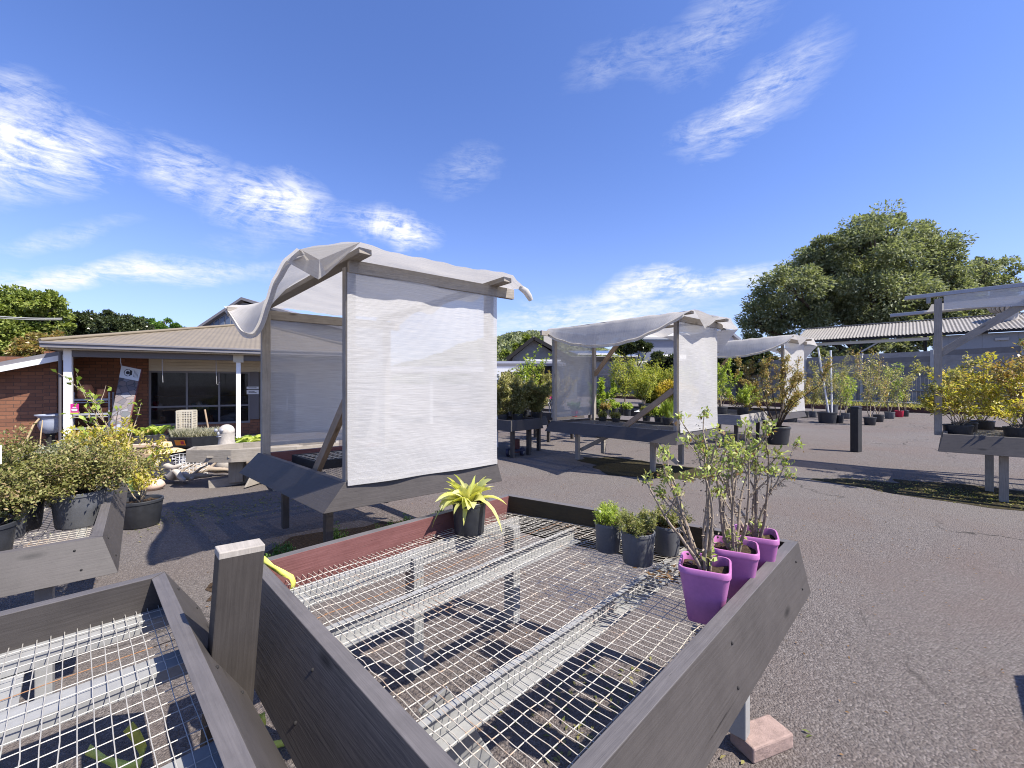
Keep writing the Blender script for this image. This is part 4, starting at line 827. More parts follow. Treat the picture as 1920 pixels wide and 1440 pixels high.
# --- azaleas on the right bench
ZR = .818
AZ_ = [(6.50, 6.22, .165, 161, 'azalea in the low black pot at the corner of the post bench', .62, 'lf_gold'), (6.98, 5.86, .165, 162, 'azalea in the middle low pot along the rail of the post bench', .66, 'lf_gold'), (7.5, 5.42, .165, 163, 'azalea in the pot cut by the picture edge on the post bench', .66, 'lf_gold'),
       (7.0, 6.6, .15, 164, 'second row azalea with long bare twigs rising beside the post', .85, 'lf_olive'), (7.45, 6.2, .15, 165, 'second row bronze tipped azalea near the brace', .9, 'lf_bronze'), (7.9, 5.85, .15, 166, 'second row yellow azalea by the picture edge', .75, 'lf_gold'), (7.6, 6.9, .15, 167, 'third row yellow azalea deep in the post bench', .7, 'lf_gold')]
for (x, y, r, sd0, lb, hh, lf) in AZ_:
    t, z = potted('potted_plant', lb, 'potted plant', (x, y, ZR), r, .14, 'black_pot', 'azaleas on the post bench', taper=.9)
    bush(t, z, sd0, hh * 1.12, .95, lf, 'bark', 8, .006, 2, 4, .060, .030, 2.6, .2, .03, (.28, .5), .4, .03, .05)
# ------------------------------------------------------------------ the shop
HP = A3((-10.4, 10.0, 0)); HE = nrm(A3((.863, .506, 0))); HN = A3((HE[1], -HE[0], 0))
def hp(t, o, z): return HP + HE * t + HN * o + A3((0, 0, z))
def ht(u, o):
    r = (u - 960) / F; q = HP + HN * o; return (r * q[1] - q[0]) / (HE[0] - r * HE[1])
def hz(u, v, o): return H + (720 - v) / F * hp(ht(u, o), o, 0)[1]
def hbox(m, t0, t1, o0, o1, z0, z1, mi=0):
    m.hexa([hp(t0, o1, z0), hp(t1, o1, z0), hp(t1, o0, z0), hp(t0, o0, z0), hp(t0, o1, z1), hp(t1, o1, z1), hp(t1, o0, z1), hp(t0, o0, z1)], mi, HE); return m
shop = thing('shop_building', 'brick garden shop with beige metal hip roof and a white posted verandah', 'building', tuple(HP))
OW = -1.6; tw0 = ht(279, OW); tw1 = ht(469, OW); zs0 = hz(350, 797, OW); zs1 = hz(350, 696, OW)
m = MB(); hbox(m, -.6, tw0, OW - .25, OW, 0, 2.34); hbox(m, tw0, tw1, OW - .25, OW, 0, zs0); hbox(m, tw1, tw1 + .28, OW - .25, OW - .002, 0, zs0 + .1)
hbox(m, -5.0, -.62, -.95, -.70, 0, 2.2); hbox(m, -.62, -.40, OW - .25, -.70, 0, 2.34); m.build('brick_wall', M['brick'], shop)
m = MB()
nb = 5; zz = (2.335 - zs1) / nb
for k in range(nb): hbox(m, tw0 + .002, 6.8, OW - .2, OW + .02 - .004 * (k % 2), zs1 + zz * k + .004, zs1 + zz * (k + 1))
hbox(m, tw1 + 1.2, 6.8, OW - .2, OW + .012, 0, zs1); m.build('cladding', M['cream'], shop)
m = MB(); hbox(m, tw1, tw1 + .24, OW - .1, OW + .05, zs0 + .1, zs1); m.build('pier', M['taupe'], shop)
win = MB(); fr = .05
tms = [tw0, ht(350.5, OW), ht(411, OW), tw1]; zr = hz(350, 762, OW)
for k, t_ in enumerate(tms): hbox(win, t_ - (fr / 2 if 0 < k < 3 else 0) - (fr if k == 3 else 0), t_ + (fr / 2 if 0 < k < 3 else 0) + (fr if k == 0 else 0), OW - .06, OW + .015, zs0, zs1)
for z_, hh in ((zs0, .06), (zr - .025, .05), (zs1 - .05, .05)):
    for k in range(3): hbox(win, tms[k] + fr * (.5 if k else 1), tms[k + 1] - fr * (.5 if k < 2 else 1), OW - .055, OW + .012, z_, z_ + hh)
wo = win.build('window', M['frame'], shop, .003)
m = MB(); hbox(m, tw0 + .05, tw1 - .05, OW - .035, OW - .030, zs0 + .05, zs1 - .04); m.build('pane', M['glass'], wo)
m = MB(); hbox(m, tw0, tw1, OW - 2.2, OW - 2.1, 0, 2.3); hbox(m, tw0, tw1, OW - 2.1, OW - .26, .0, .12); hbox(m, tw0 - .1, tw0, OW - 2.1, OW - .26, .12, 2.3); hbox(m, tw1, tw1 + .1, OW - 2.1, OW - .26, .12, 2.3); hbox(m, tw0, tw1, OW - 2.1, OW - .26, 2.3, 2.36); m.build('shop_room', M['room'], shop)
m = MB(); td = tw1 + .26; hbox(m, td, td + .05, OW - .05, OW + .02, 0, zs1); hbox(m, td + .95, td + 1.0, OW - .05, OW + .02, 0, zs1); hbox(m, td + .05, td + .95, OW - .05, OW + .02, .75, .88); dr = m.build('door', M['frame'], shop)
m = MB(); hbox(m, td + .05, td + .95, OW - .03, OW - .02, .04, zs1 - .02); m.build('pane', M['dark'], dr)
m = MB(); pth = [hp(td + .75, OW + .03, 1.0 + .28 * math.sin(a) ) + HN * (.06 * math.cos(a)) for a in np.linspace(-1.5, 1.5, 9)]; m.tube(pth, .014, 6); m.build('handle', M['white'], dr)
for k, (v, hh) in enumerate(((727, .07), (735, .13))):
    tt = ht(474, OW); m = MB(); z_ = hz(474, v, OW); hbox(m, tt - .16, tt + .16, OW + .055, OW + .062, z_ - hh / 2, z_ + hh / 2); s = m.build('notice', M['paper'], shop)
    m = MB()
    for j in range(2 if k else 1): hbox(m, tt - .11, tt + .10 - .05 * j, OW + .063, OW + .0645, z_ - .008 + .03 * (j - .5) * k, z_ + .006 + .03 * (j - .5) * k)
    m.build('print', M['ink'], s)
# verandah
for t_, w_ in ((.0, .14), (3.36, .105), (6.3, .105)):
    m = MB(); hbox(m, t_ - w_ / 2, t_ + w_ / 2, -.06, .05, 0, 2.19 if t_ else 2.36); m.build('verandah_post', M['white'], shop, .004)
m = MB(); hbox(m, 3.36 - .12, 3.36 + .12, .045, .075, 2.14, 2.40); m.build('post_cap', M['cream'], shop, .003)
m = MB(); hbox(m, .07, 6.8, -.05, .04, 2.19, 2.335); m.build('verandah_beam', M['taupe'], shop, .003)
m = MB(); hbox(m, -.35, 7.0, .28, .40, 2.37, 2.49); hbox(m, -.35, 7.0, .25, .43, 2.455, 2.50); m.build('gutter', M['soffit'], shop, .006)
m = MB(); hbox(m, -.3, 6.9, OW - .2, .28, 2.345, 2.365); m.build('soffit', M['cream'], shop)
R1_ = hp(3.3, -6.18, 3.90); R2_ = hp(4.0, -6.18, 3.90); e0 = hp(-.36, .36, 2.50); e1_ = hp(7.0, .36, 2.50); b0 = hp(-.36, -12.7, 2.50); b1 = hp(7.0, -12.7, 2.50)
m = MB()
for pts in ((e0, e1_, R2_, R1_), (b0, e0, R1_), (e1_, b1, R2_), (b1, b0, R1_, R2_)):
    ax = nrm(pts[1] - pts[0]); n_ = nrm(np.cross(pts[1] - pts[0], pts[2] - pts[0])); up_ = np.cross(n_, ax)
    m.add(pts, [tuple(range(len(pts)))], [[(float((p - e0).dot(ax)), float((p - e0).dot(up_))) for p in pts]])
rf = m.build('roof', M['roof'], shop)
m = MB()
for p, q in ((e0, R1_), (R1_, R2_), (R2_, e1_)): m.tube([p + A3((0, 0, .03)), q + A3((0, 0, .03))], .045, 6)
m.build('ridge_cap', M['roof'], rf)
m = MB(); hbox(m, -.2, 6.8, -12.5, OW - 2.3, 0, 2.34); m.build('back_wall', M['cream'], shop)
# lean-to roof at the left
m = MB(); za, zb_, ta = 2.28, 1.42, -3.0
for (o0, o1, d0, d1, mt) in ((-.72, -.30, .0, .10, 'soffit'), (-.33, -.27, -.13, -.004, 'white')):
    mm = MB(); mm.hexa([hp(ta, o1, zb_ + d0), hp(-.08, o1, za + d0), hp(-.08, o0, za + d0), hp(ta, o0, zb_ + d0), hp(ta, o1, zb_ + d1), hp(-.08, o1, za + d1), hp(-.08, o0, za + d1), hp(ta, o0, zb_ + d1)]); mm.build('lean_to_roof' if mt == 'soffit' else 'fascia', M[mt], shop)
mm = MB(); mm.hexa([hp(ta, -.73, zb_ + .0), hp(-.08, -.73, za), hp(-.08, -5, za), hp(ta, -5, zb_), hp(ta, -.73, zb_ + .09), hp(-.08, -.73, za + .09), hp(-.08, -5, za + .09), hp(ta, -5, zb_ + .09)]); mm.build('lean_to_roof', M['soffit'], shop)
# hooks and cords
for (u, L, lb) in ((304, .58, 'straight pale cord hanging before the window, farthest from the white post'), (405, .62, 'white looped cord hanging from the verandah beam near the white post'), (226, .18, 'short white cord above the leaning sign')):
    t_ = ht(u, .0); p = hp(t_, -.0, 2.17); mm = MB(); mm.tube([p + A3((0, 0, .02)), p + A3((.005, 0, -L * .5)), p + A3((.02, 0, -L))] + ([p + A3((.06, 0, -L - .02)), p + A3((.09, 0, -L + .05))] if u == 405 else []), .008, 5); tag(mm.build('hanging_cord', M['cloth_thin'], None), lb, 'cord', 'cords under the verandah')
# --- goods behind the glass
rs = np.random.RandomState(12)
GOOD = [('white jug on the shelf inside the shop window', 'jug', 'white', 300, .95), ('red box inside the shop window', 'box', 'crimson', 288, .8), ('blue bottle inside the shop window', 'bottle', 'teal', 362, .85), ('white vase behind the middle pane', 'vase', 'white', 375, .9), ('pale bowl low behind the middle pane', 'bowl', 'paper', 385, .8), ('terracotta jar low inside the left pane', 'jar', 'terracotta', 305, .32), ('orange jar low inside the middle pane', 'jar', 'terracotta', 395, .35), ('heap of white plastic wrap behind the pane next to the post', 'bag', 'paper', 428, .38), ('small silver can behind the right pane', 'can', 'galv', 455, .9)]
for k, z_ in enumerate((.30, .78, 1.2)):
    mm = MB(); hbox(mm, tw0 + .05, tw1 - .05, OW - .75, OW - .45, z_ - .03, z_); tag(mm.build('shop_shelf', M['oldbrown'], None), ('bottom', 'middle', 'top')[k] + ' display shelf inside the shop window', 'shelf', 'shelves inside the shop window')
for (lb, ct, mt, u, z_) in GOOD:
    p = hp(ht(u, OW - .6), OW - .6, .30 if z_ < .6 else .78); mm = MB(); h_ = .16 + rs.rand() * .14
    if ct == 'bag': mm.ell(p + A3((0, 0, .14)), (.26, .2, .15)); mm.ell(p + A3((.14, 0, .24)), (.16, .14, .12))
    elif ct == 'box': mm.box(p, .2, .15, h_, .3)
    else: mm.lathe([(.0, 0), (.06, 0), (.10, h_ * .4), (.05, h_ * .8), (.065, h_)], p, 12)
    tag(mm.build(ct, M[mt], None), lb, ct, 'goods inside the shop window')

# ------------------------------------------------------------------ things around the verandah
# steel shelf of terracotta
sc_ = hp(ht(172, -.75), -.75, 0); shf = thing('metal_shelf', 'grey slotted steel shelf unit holding terracotta pots', 'shelf', tuple(sc_))
SW = .74
for (dx, dy) in ((-.37, .17), (.37, .17), (-.37, -.17), (.37, -.17)):
    m = MB(); q = sc_ + HE * dx + HN * dy; m.bar(q, q + A3((0, 0, 1.34)), .05, .03, up=tuple(HE)); m.build('upright', M['steel'], shf)
for z_ in (.12, .45, .80, 1.16):
    m = MB(); m.box(sc_ + A3((0, 0, z_)), .70, .30, .012, math.atan2(HE[1], HE[0])); q = sc_ + HN * .185 + A3((0, 0, z_ + .0))
    m.bar(q - HE * .345, q + HE * .345, .012, .05); m.bar(q - HE * .345 + A3((0, 0, -.07)), q + HE * .345 + A3((0, 0, -.07)), .012, .02); m.build('shelf_board', M['steel'], shf)
def lathe_thing(name, lb, cat, p, prof, mat, group=None, n=20, tilt=None):
    t = MB(); t.lathe(prof, p, n); o = t.build(name, M[mat], None); return tag(o, lb, cat, group)
for (dx, z_, prof, lb, nm) in ((-.10, 1.174, [(0, 0), (.15, 0), (.16, .08), (.165, .10), (.15, .2), (.11, .32), (.085, .36), (.08, .36), (.07, .3)], 'tall terracotta urn upside down on the top shelf', 'terracotta_urn'), (.20, 1.174, [(0, 0), (.13, 0), (.12, .12), (.09, .22), (.10, .24), (.08, .24), (.07, .1)], 'second shorter terracotta urn on the top shelf', 'terracotta_urn'),
                           (-.02, .814, [(0, 0), (.05, 0), (.07, .03), (.11, .11), (.14, .15), (.14, .175), (.125, .175), (.1, .08)], 'wide orange terracotta bowl on the middle shelf', 'terracotta_bowl'), (.25, .814, [(0, 0), (.05, 0), (.065, .03), (.09, .08), (.11, .12), (.11, .14), (.1, .14), (.08, .06)], 'small orange terracotta bowl at the end of the middle shelf', 'terracotta_bowl')):
    lathe_thing(nm, lb, 'pot', sc_ + HE * dx + A3((0, 0, z_)), prof, 'terracotta', 'terracotta on the steel shelf')
# leaning sign
def sp(u, v, d): return dep(u, v, d)
SG = [sp(206, 797, 10.3), sp(240, 803, 10.45), sp(267, 692, 11.2), sp(228, 684, 11.05)]
sg = thing('leaning_sign', 'tall cream and stone pictured sign board leaning against the brick wall', 'sign', tuple(SG[0] * .5 + SG[1] * .5))
nrm_s = nrm(np.cross(SG[1] - SG[0], SG[3] - SG[0])); 
if nrm_s[1] > 0: nrm_s = -nrm_s
def sgp(u, v, k=0.0): return (SG[0] * (1 - u) + SG[1] * u) * (1 - v) + (SG[3] * (1 - u) + SG[2] * u) * v + nrm_s * k
m = MB(); m.poly(SG, thick=-nrm_s * .09); m.build('board', M['redbrick'], sg)
m = MB(); m.poly([sgp(.0, .02, .004), sgp(.95, .02, .004), sgp(.95, .78, .004), sgp(.0, .78, .004)]); pf = m.build('picture', M['stones'], sg)
m = MB(); m.poly([sgp(.0, .78, .0045), sgp(.95, .78, .0045), sgp(.95, .985, .0045), sgp(.0, .985, .0045)]); hd = m.build('sign_header', M['paper'], sg)
m = MB()
for q in np.linspace(0, 5.6, 15):
    r0, r1 = .15, .19
    m.poly([sgp(.36 + r * math.cos(x), .885 + r * .33 * math.sin(x), .0065) for r, x in ((r0, q), (r1, q), (r1, q + .3), (r0, q + .3))])
m.poly([sgp(.36 + .09 * math.cos(x), .885 + .03 * math.sin(x), .0067) for x in np.linspace(0, 6.28, 13)[:-1]])
m.poly([sgp(u, v, .0069) for u, v in ((.46, .84), (.58, .86), (.56, .92), (.48, .945), (.44, .92))])
for k in range(4): m.poly([sgp(.66 + .06 * k, .83, .0066), sgp(.675 + .06 * k, .83, .0066), sgp(.675 + .06 * k, .95 - .01 * k, .0066), sgp(.66 + .06 * k, .95 - .01 * k, .0066)])
m.build('emblem', M['ink'], hd)
# magenta sign on the verandah post
p = hp(.125, .06, H + (720 - 766) / F * 10.2); m = MB(); t_ = thing('price_sign', 'small magenta sign with white writing fixed beside the verandah post', 'sign', tuple(p)); m.box(p + A3((0, 0, -.12)), .15, .012, .24, .35); m.build('sign_face', M['magenta'], t_)
m = MB(); m.box(p + A3((0, -.008, -.121)), .152, .004, .035, .35); m.build('stripe', M['lime'], t_)
m = MB()
for z_, w_ in ((.02, .07), (-.02, .11), (-.05, .10)): m.box(p + A3((.003, -.009, z_)), w_, .004, .022, .35)
m.build('lettering', M['paper'], t_)
# glazed wash pot
q = hp(-.42, -.42, 0); t_ = thing('glazed_bowl', 'blue grey glazed bowl on a stand beside the lean to wall', 'bowl', tuple(q)); m = MB(); m.lathe([(.10, .38), (.17, .44), (.215, .56), (.22, .68), (.215, .78), (.27, .80), (.27, .83), (.23, .83), (.2, .7)], q, 24); m.build('bowl', M['bluepot'], t_)
m = MB(); m.lathe([(.13, 0), (.12, .05), (.07, .1), (.07, .3), (.11, .379)], q, 16); m.build('stand', M['dark'], t_)
m = MB(); p0 = q + HN * .2 - HE * .12; m.tube([p0 + A3((0, 0, .75)), p0 - HE * .1 + A3((0, 0, .6)), p0 - HE * .2 + A3((0, 0, .3)), p0 - HE * .34 + A3((0, 0, .03))], .022, 6); m.tube([p0 + HE * .05 + A3((0, 0, .72)), p0 + HE * .02 + A3((0, 0, .4)), p0 + A3((0, 0, .02))], .012, 6); tag(m.build('hose', M['straw'], None), 'pale hose draped over the blue grey bowl', 'hose')
m = MB(); m.tube([hp(-.15, -.06, 0), hp(-.15, -.06, 2.3)], .035, 8); tag(m.build('downpipe', M['taupe'], None), 'dark downpipe beside the white verandah post', 'downpipe')
# pink stone blocks
c0 = dep(190, 830, 8.2); c0[2] = 0
for k, (dx, dy, z_, w_, lb) in enumerate(((-.28, 0, 0, .5, 'pink limestone block at the base of the stack by the terracotta shelf'), (.26, .03, 0, .5, 'base limestone block under the grey hood'), (-.05, .0, .20, .62, 'limestone block in the second layer of the stack'), (-.30, 0, .40, .40, 'rounded pink limestone block on the stack, behind the yellow azalea'), (.18, .02, .40, .46, 'limestone block on top of the stack next to the leaning sign'))):
    m = MB(); m.box(c0 + A3((dx, dy, z_)), w_, .32, .195, .25 + .06 * k); o = m.build('stone_block', M['pinkstone'], None, .02); tag(o, lb, 'block', 'stacked limestone blocks')
p = dep(222, 806, 7.6); m = MB(); m.lathe([(.17, -.03), (.165, -.02), (.01, .10)], p, 4, smooth=False); tag(m.build('metal_hood', M['steel'], None), 'small grey pyramid metal hood resting on the pink blocks', 'hood')
# white plank with potted hostas
pl0 = dep(238, 833, 8.3); pl1 = dep(335, 832, 8.9); zpl = .36
t_ = thing('plank_bench', 'low white plank bench holding small pots of hosta', 'bench', (pl0[0], pl0[1], 0)); m = MB(); m.bar((pl0[0], pl0[1], zpl - .02), (pl1[0], pl1[1], zpl - .02), .28, .04); m.build('plank', M['white'], t_)
for f_ in (.12, .88):
    m = MB(); q = pl0 * (1 - f_) + pl1 * f_; m.box((q[0], q[1], 0), .08, .22, zpl - .042); m.build('leg', M['oldbrown'], t_)
rs = np.random.RandomState(7)
HO = [(.20, 'first small pot of hosta on the white plank beside the pink stones'), (.40, 'hosta with two tall leaves on the white plank'), (.53, 'middle small hosta pot on the white plank'), (.64, 'hosta pot with a flower stalk on the white plank'), (.86, 'taller hosta pot at the plank end by the black tray')]
for k, (f_, lb) in enumerate(HO):
    q = pl0 * (1 - f_) + pl1 * f_; t_, z_ = potted('potted_plant', lb, 'potted plant', (q[0], q[1], zpl), .085, .17, group='small hostas on the white plank'); m = MB()
    for j in range(6): th = rs.rand() * 6.28; blade_leaf(m, ORG[t_.name] + A3((0, 0, z_)), (math.cos(th) * .5, math.sin(th) * .5, 1), rs.uniform(.22, .36), .09, 1.1, rs, rs.uniform(-1, 1))
    m.build('foliage', M['lf_lime'] if k != 4 else M['lf_green'], t_)
for (u, v, d, lb) in ((410, 806, 8.8, 'lime leaved potted plant behind the stone face'), (447, 808, 8.5, 'yellow green potted plant beside the slim white post'), (467, 812, 8.2, 'broad leaved potted plant in front of the shop door'), (478, 806, 8.6, 'bright hosta beside the shop door')):
    q = dep(u, 828, d); q[2] = 0; zz_ = H + (720 - v - 8) / F * d; t_, z_ = potted('potted_plant', lb, 'potted plant', tuple(q), .14, max(.15, zz_ - .1), group='pots by the shop door'); m = MB()
    for j in range(15): th = rs.rand() * 6.28; blade_leaf(m, ORG[t_.name] + A3((0, 0, z_)), (math.cos(th) * .9, math.sin(th) * .9, 1), rs.uniform(.18, .34), .10, 1.3, rs, rs.uniform(-1, 1))
    m.build('foliage', M['lf_lime'], t_)
# black eight sided tray on a pedestal
tc = dep(372, 820, 8.3); tc[2] = 0; zt_ = .57
t_ = thing('display_stand', 'black eight sided display tray with orange labels and grey sedges', 'display stand', tuple(tc)); m = MB(); Rt = .56
oct_ = [tc + A3((Rt * math.cos(q), Rt * .9 * math.sin(q), 0)) for q in np.linspace(0, 6.2832, 9)[:-1] + .39]
for k in range(8):
    p, q = oct_[k], oct_[(k + 1) % 8]; i_ = lambda x: tc + (x - tc) * .95; j_ = lambda x: tc + (x - tc) * .88
    m.hexa([j_(p) + A3((0, 0, zt_ - .19)), j_(q) + A3((0, 0, zt_ - .19)), j_(q) * .96 + tc * .04 + A3((0, 0, zt_ - .19)), j_(p) * .96 + tc * .04 + A3((0, 0, zt_ - .19)), p + A3((0, 0, zt_)), q + A3((0, 0, zt_)), i_(q) + A3((0, 0, zt_)), i_(p) + A3((0, 0, zt_))])
m.build('tray', M['black_pot'], t_); m = MB(); m.poly([tc + (x - tc) * .93 + A3((0, 0, zt_ - .05)) for x in oct_]); m.build('soil', M['soil'], t_)
m = MB(); m.lathe([(.3, 0), (.28, .04), (.10, .08), (.10, zt_ - .19), (.45, zt_ - .185)], tc, 12); m.build('pedestal', M['dark'], t_)
for k in (4, 5):
    p, q = oct_[k], oct_[(k + 1) % 8]; mid = (p + q) / 2; e_ = nrm(q - p); c_ = tc + (mid - tc) * .945 + A3((0, 0, zt_ - .10)); o_ = nrm(mid - tc)
    pts = lambda w, a, b_, k_: [c_ + e_ * x + A3((0, 0, y)) + o_ * (y * .35 + k_) for x, y in ((-w, a), (w, a), (w, b_), (-w, b_))]
    m = MB(); m.poly(pts(.09, -.05, .05, .018), thick=o_ * .003); s = m.build('label', M['orange'], t_)
    m = MB(); m.poly([x + e_ * .045 for x in pts(.03, -.03, .03, .0225)]); m.build('label_print', M['crimson'], s)
    m = MB(); m.poly([x - e_ * .03 for x in pts(.045, .028, .042, .0225)]); m.build('label_print', M['lf_gold'], s)
rs = np.random.RandomState(8); n = 2600; a = rs.rand(n) * 6.28; q = .46 * np.sqrt(rs.rand(n)); cl_ = np.round(rs.rand(n) * 9); 
leaf_obj('sedge', np.c_[q * np.cos(a), q * np.sin(a) * .85, np.full(n, zt_ - .04)], np.c_[np.cos(a * 7 + cl_) * .6, np.sin(a * 5 + cl_) * .6, np.ones(n)], .19 * rs.uniform(.5, 1.1, n), .012, M['lf_sedge'], t_, 8)
# cream lattice stand
lc = dep(350, 806, 8.75); lc[2] = 0; t_ = thing('lattice_stand', 'cream plastic lattice box stand behind the black tray', 'stand', tuple(lc)); W2 = .13; zl0, zl1 = .40, 1.0
for k, rz in enumerate((0, math.pi / 2, math.pi, -math.pi / 2)):
    rz += .35; e_ = A3((math.cos(rz), math.sin(rz), 0)); o_ = A3((math.sin(rz), -math.cos(rz), 0)); c_ = lc + o_ * W2; m = MB()
    for x in np.linspace(-W2, W2, 7): m.bar(c_ + e_ * x + A3((0, 0, zl0)), c_ + e_ * x + A3((0, 0, zl1)), .012 if abs(x) < W2 - .01 else .03, .008, up=tuple(o_))
    for z_ in np.linspace(zl0, zl1, 13): m.bar(c_ - e_ * W2 + o_ * .003 + A3((0, 0, z_)), c_ + e_ * W2 + o_ * .003 + A3((0, 0, z_)), .006, .012 if zl0 < z_ < zl1 - .01 else .03)
    m.build('lattice_side', M['cream'], t_)
m = MB(); m.box(lc + A3((0, 0, 0)), .3, .3, zl0 - .01, .35); m.build('base', M['cream'], t_)
t_ = thing('broom', 'broom with a wooden handle and blue head standing behind the black tray', 'broom', tuple(dep(391, 806, 8.9))); m = MB(); m.tube([dep(391, 806, 8.9), dep(384, 768, 8.95)], .018, 8); m.build('handle', M['oldbrown'], t_); m = MB(); m.box(dep(394, 810, 8.85), .26, .06, .08, .4); m.build('head', M['teal'], t_)
# stone face statue
q = dep(425, 835, 7.6); q[2] = 0; t_ = thing('stone_statue', 'white stone statue with a round owl like face behind the timber table', 'statue', tuple(q)); zf_ = H - 92 / F * 7.6
m = MB(); m.lathe([(.0, .0), (.20, .0), (.21, .18), (.15, .36), (.12, zf_ - .1), (.13, zf_)], q, 18); m.ell(q + A3((0, 0, zf_ + .03)), (.13, .12, .125), 18, 12); m.build('body', M['stone'], t_)
m = MB()
for dx in (-.055, .045): m.ell(q + A3((dx - .05, -.125, zf_ + .06)), (.032, .02, .032), 10, 7)
m.ell(q + A3((-.055, -.135, zf_ + .0)), (.022, .02, .04), 8, 6); m.ell(q + A3((-.055, -.125, zf_ - .05)), (.05, .015, .012), 8, 6); m.build('face', M['steel'], t_)
# eight sided timber display table with crossed feet
oc = A3((-3.88, 6.80, 0)); OA = nrm(A3((.92, .39, 0))); OB = A3((-OA[1], OA[0], 0)); t_ = thing('octagonal_table', 'long pale weathered eight sided timber display table on crossed plank feet', 'display table', tuple(oc)); Ro = 1.12; zo = .585
vs_ = [oc + OA * Ro * math.cos(q) + OB * .46 * math.sin(q) for q in np.linspace(0, 6.2832, 9)[:-1] + .39]
for k in range(8):
    p, q = vs_[k], vs_[(k + 1) % 8]; i_ = lambda x: oc + (x - oc) * .955; Z = lambda h: A3((0, 0, h)); dz = .004 * (k % 2)
    m = MB(); m.hexa([p + Z(zo - .185), q + Z(zo - .185), i_(q) + Z(zo - .185), i_(p) + Z(zo - .185), p + Z(zo + dz), q + Z(zo + dz), i_(q) + Z(zo + dz), i_(p) + Z(zo + dz)], 0, q - p); m.build('side_board', M['old'], t_, .004)
m = MB()
for k in range(-4, 5):
    x = k * .095; L_ = math.sqrt(max(.05, 1 - (x / .43) ** 2)) * 1.0; d_ = OA; s_ = OB; c_ = oc + s_ * x + Z(zo - .10); m.bar(c_ - d_ * L_, c_ + d_ * L_, .086, .025)
m.build('top_boards', M['old'], t_)
for k in range(4):
    lp = oc + OA * (.42 if k % 2 else -.42) + OB * (.13 if k > 1 else -.13); m = MB(); m.bar(lp + Z(.05), lp + Z(zo - .115), .045, .19, up=tuple(OA)); m.build('leg', M['old'], t_, .004); a = .62 + k * math.pi / 2; d_ = A3((math.cos(a), math.sin(a), 0))
    m = MB(); m.bar(oc + d_ * .02 + Z(.10), oc + d_ * .78 + Z(.05), .045, .13); m.build('foot', M['old'], t_, .004)
    a += math.pi / 4; d_ = A3((math.cos(a), math.sin(a), 0)); m = MB(); p = oc + d_ * .20; m.hexa([p + Z(.02), p + d_ * .30 + Z(.02), p + d_ * .30 + A3((-d_[1], d_[0], 0)) * .03 + Z(.02), p + A3((-d_[1], d_[0], 0)) * .03 + Z(.02), p + Z(.32), p + d_ * .06 + Z(.32), p + d_ * .06 + A3((-d_[1], d_[0], 0)) * .03 + Z(.32), p + A3((-d_[1], d_[0], 0)) * .03 + Z(.32)]); m.build('gusset', M['old'], t_, .003)
# seated garden figure with a straw hat
gq = dep(316, 880, 6.7); gq[2] = .03
t_ = thing('garden_statue', 'white painted garden figure lounging on the driftwood in a straw hat', 'statue', tuple(gq))
V_ = [(0, 0, .10), (-.05, .02, .24), (-.07, .02, .37), (-.06, .0, .45), (-.05, -.02, .53), (.04, -.12, .30), (.22, -.16, .27), (.34, -.12, .33), (-.16, .10, .28), (-.20, .0, .16), (-.10, -.10, .09), (.12, -.10, .10), (.24, -.14, .24), (.36, -.16, .07), (.46, -.2, .06), (.10, .06, .08), (.28, .02, .12), (.40, -.02, .05), (.50, -.05, .06)]
E_ = [(0, 1), (1, 2), (2, 3), (3, 4), (2, 5), (5, 6), (6, 7), (2, 8), (8, 9), (9, 10), (0, 11), (11, 12), (12, 13), (13, 14), (0, 15), (15, 16), (16, 17), (17, 18)]
V_ = [tuple(x * .85 for x in v) for v in V_]
RR = [.13, .12, .11, .05, .085, .06, .045, .035, .06, .045, .035, .075, .06, .045, .035, .075, .06, .045, .035]
me = bpy.data.meshes.new('body'); me.from_pydata([tuple(A3(v)) for v in V_], E_, []); me.materials.append(M['stone']); o = link_mesh('body', me, t_)
sk = o.modifiers.new('skin', 'SKIN'); me.skin_vertices or me.attributes
for i, r in enumerate(RR): me.skin_vertices[0].data[i].radius = (r * .85, r * .85)
me.skin_vertices[0].data[0].use_root = True; o.modifiers.new('sub', 'SUBSURF').levels = 2; o.modifiers['sub'].render_levels = 2
m = MB(); hc = gq + A3((-.043, -.026, .498)); m.lathe([(.27, -.035), (.19, .0), (.105, .012), (.10, .06), (.085, .11), (.0, .125)], hc, 22); o = m.build('hat', M['straw'], t_)
m = MB(); m.lathe([(.106, .014), (.109, .02), (.106, .045)], hc, 22); m.build('hat_band', M['ink'], t_)
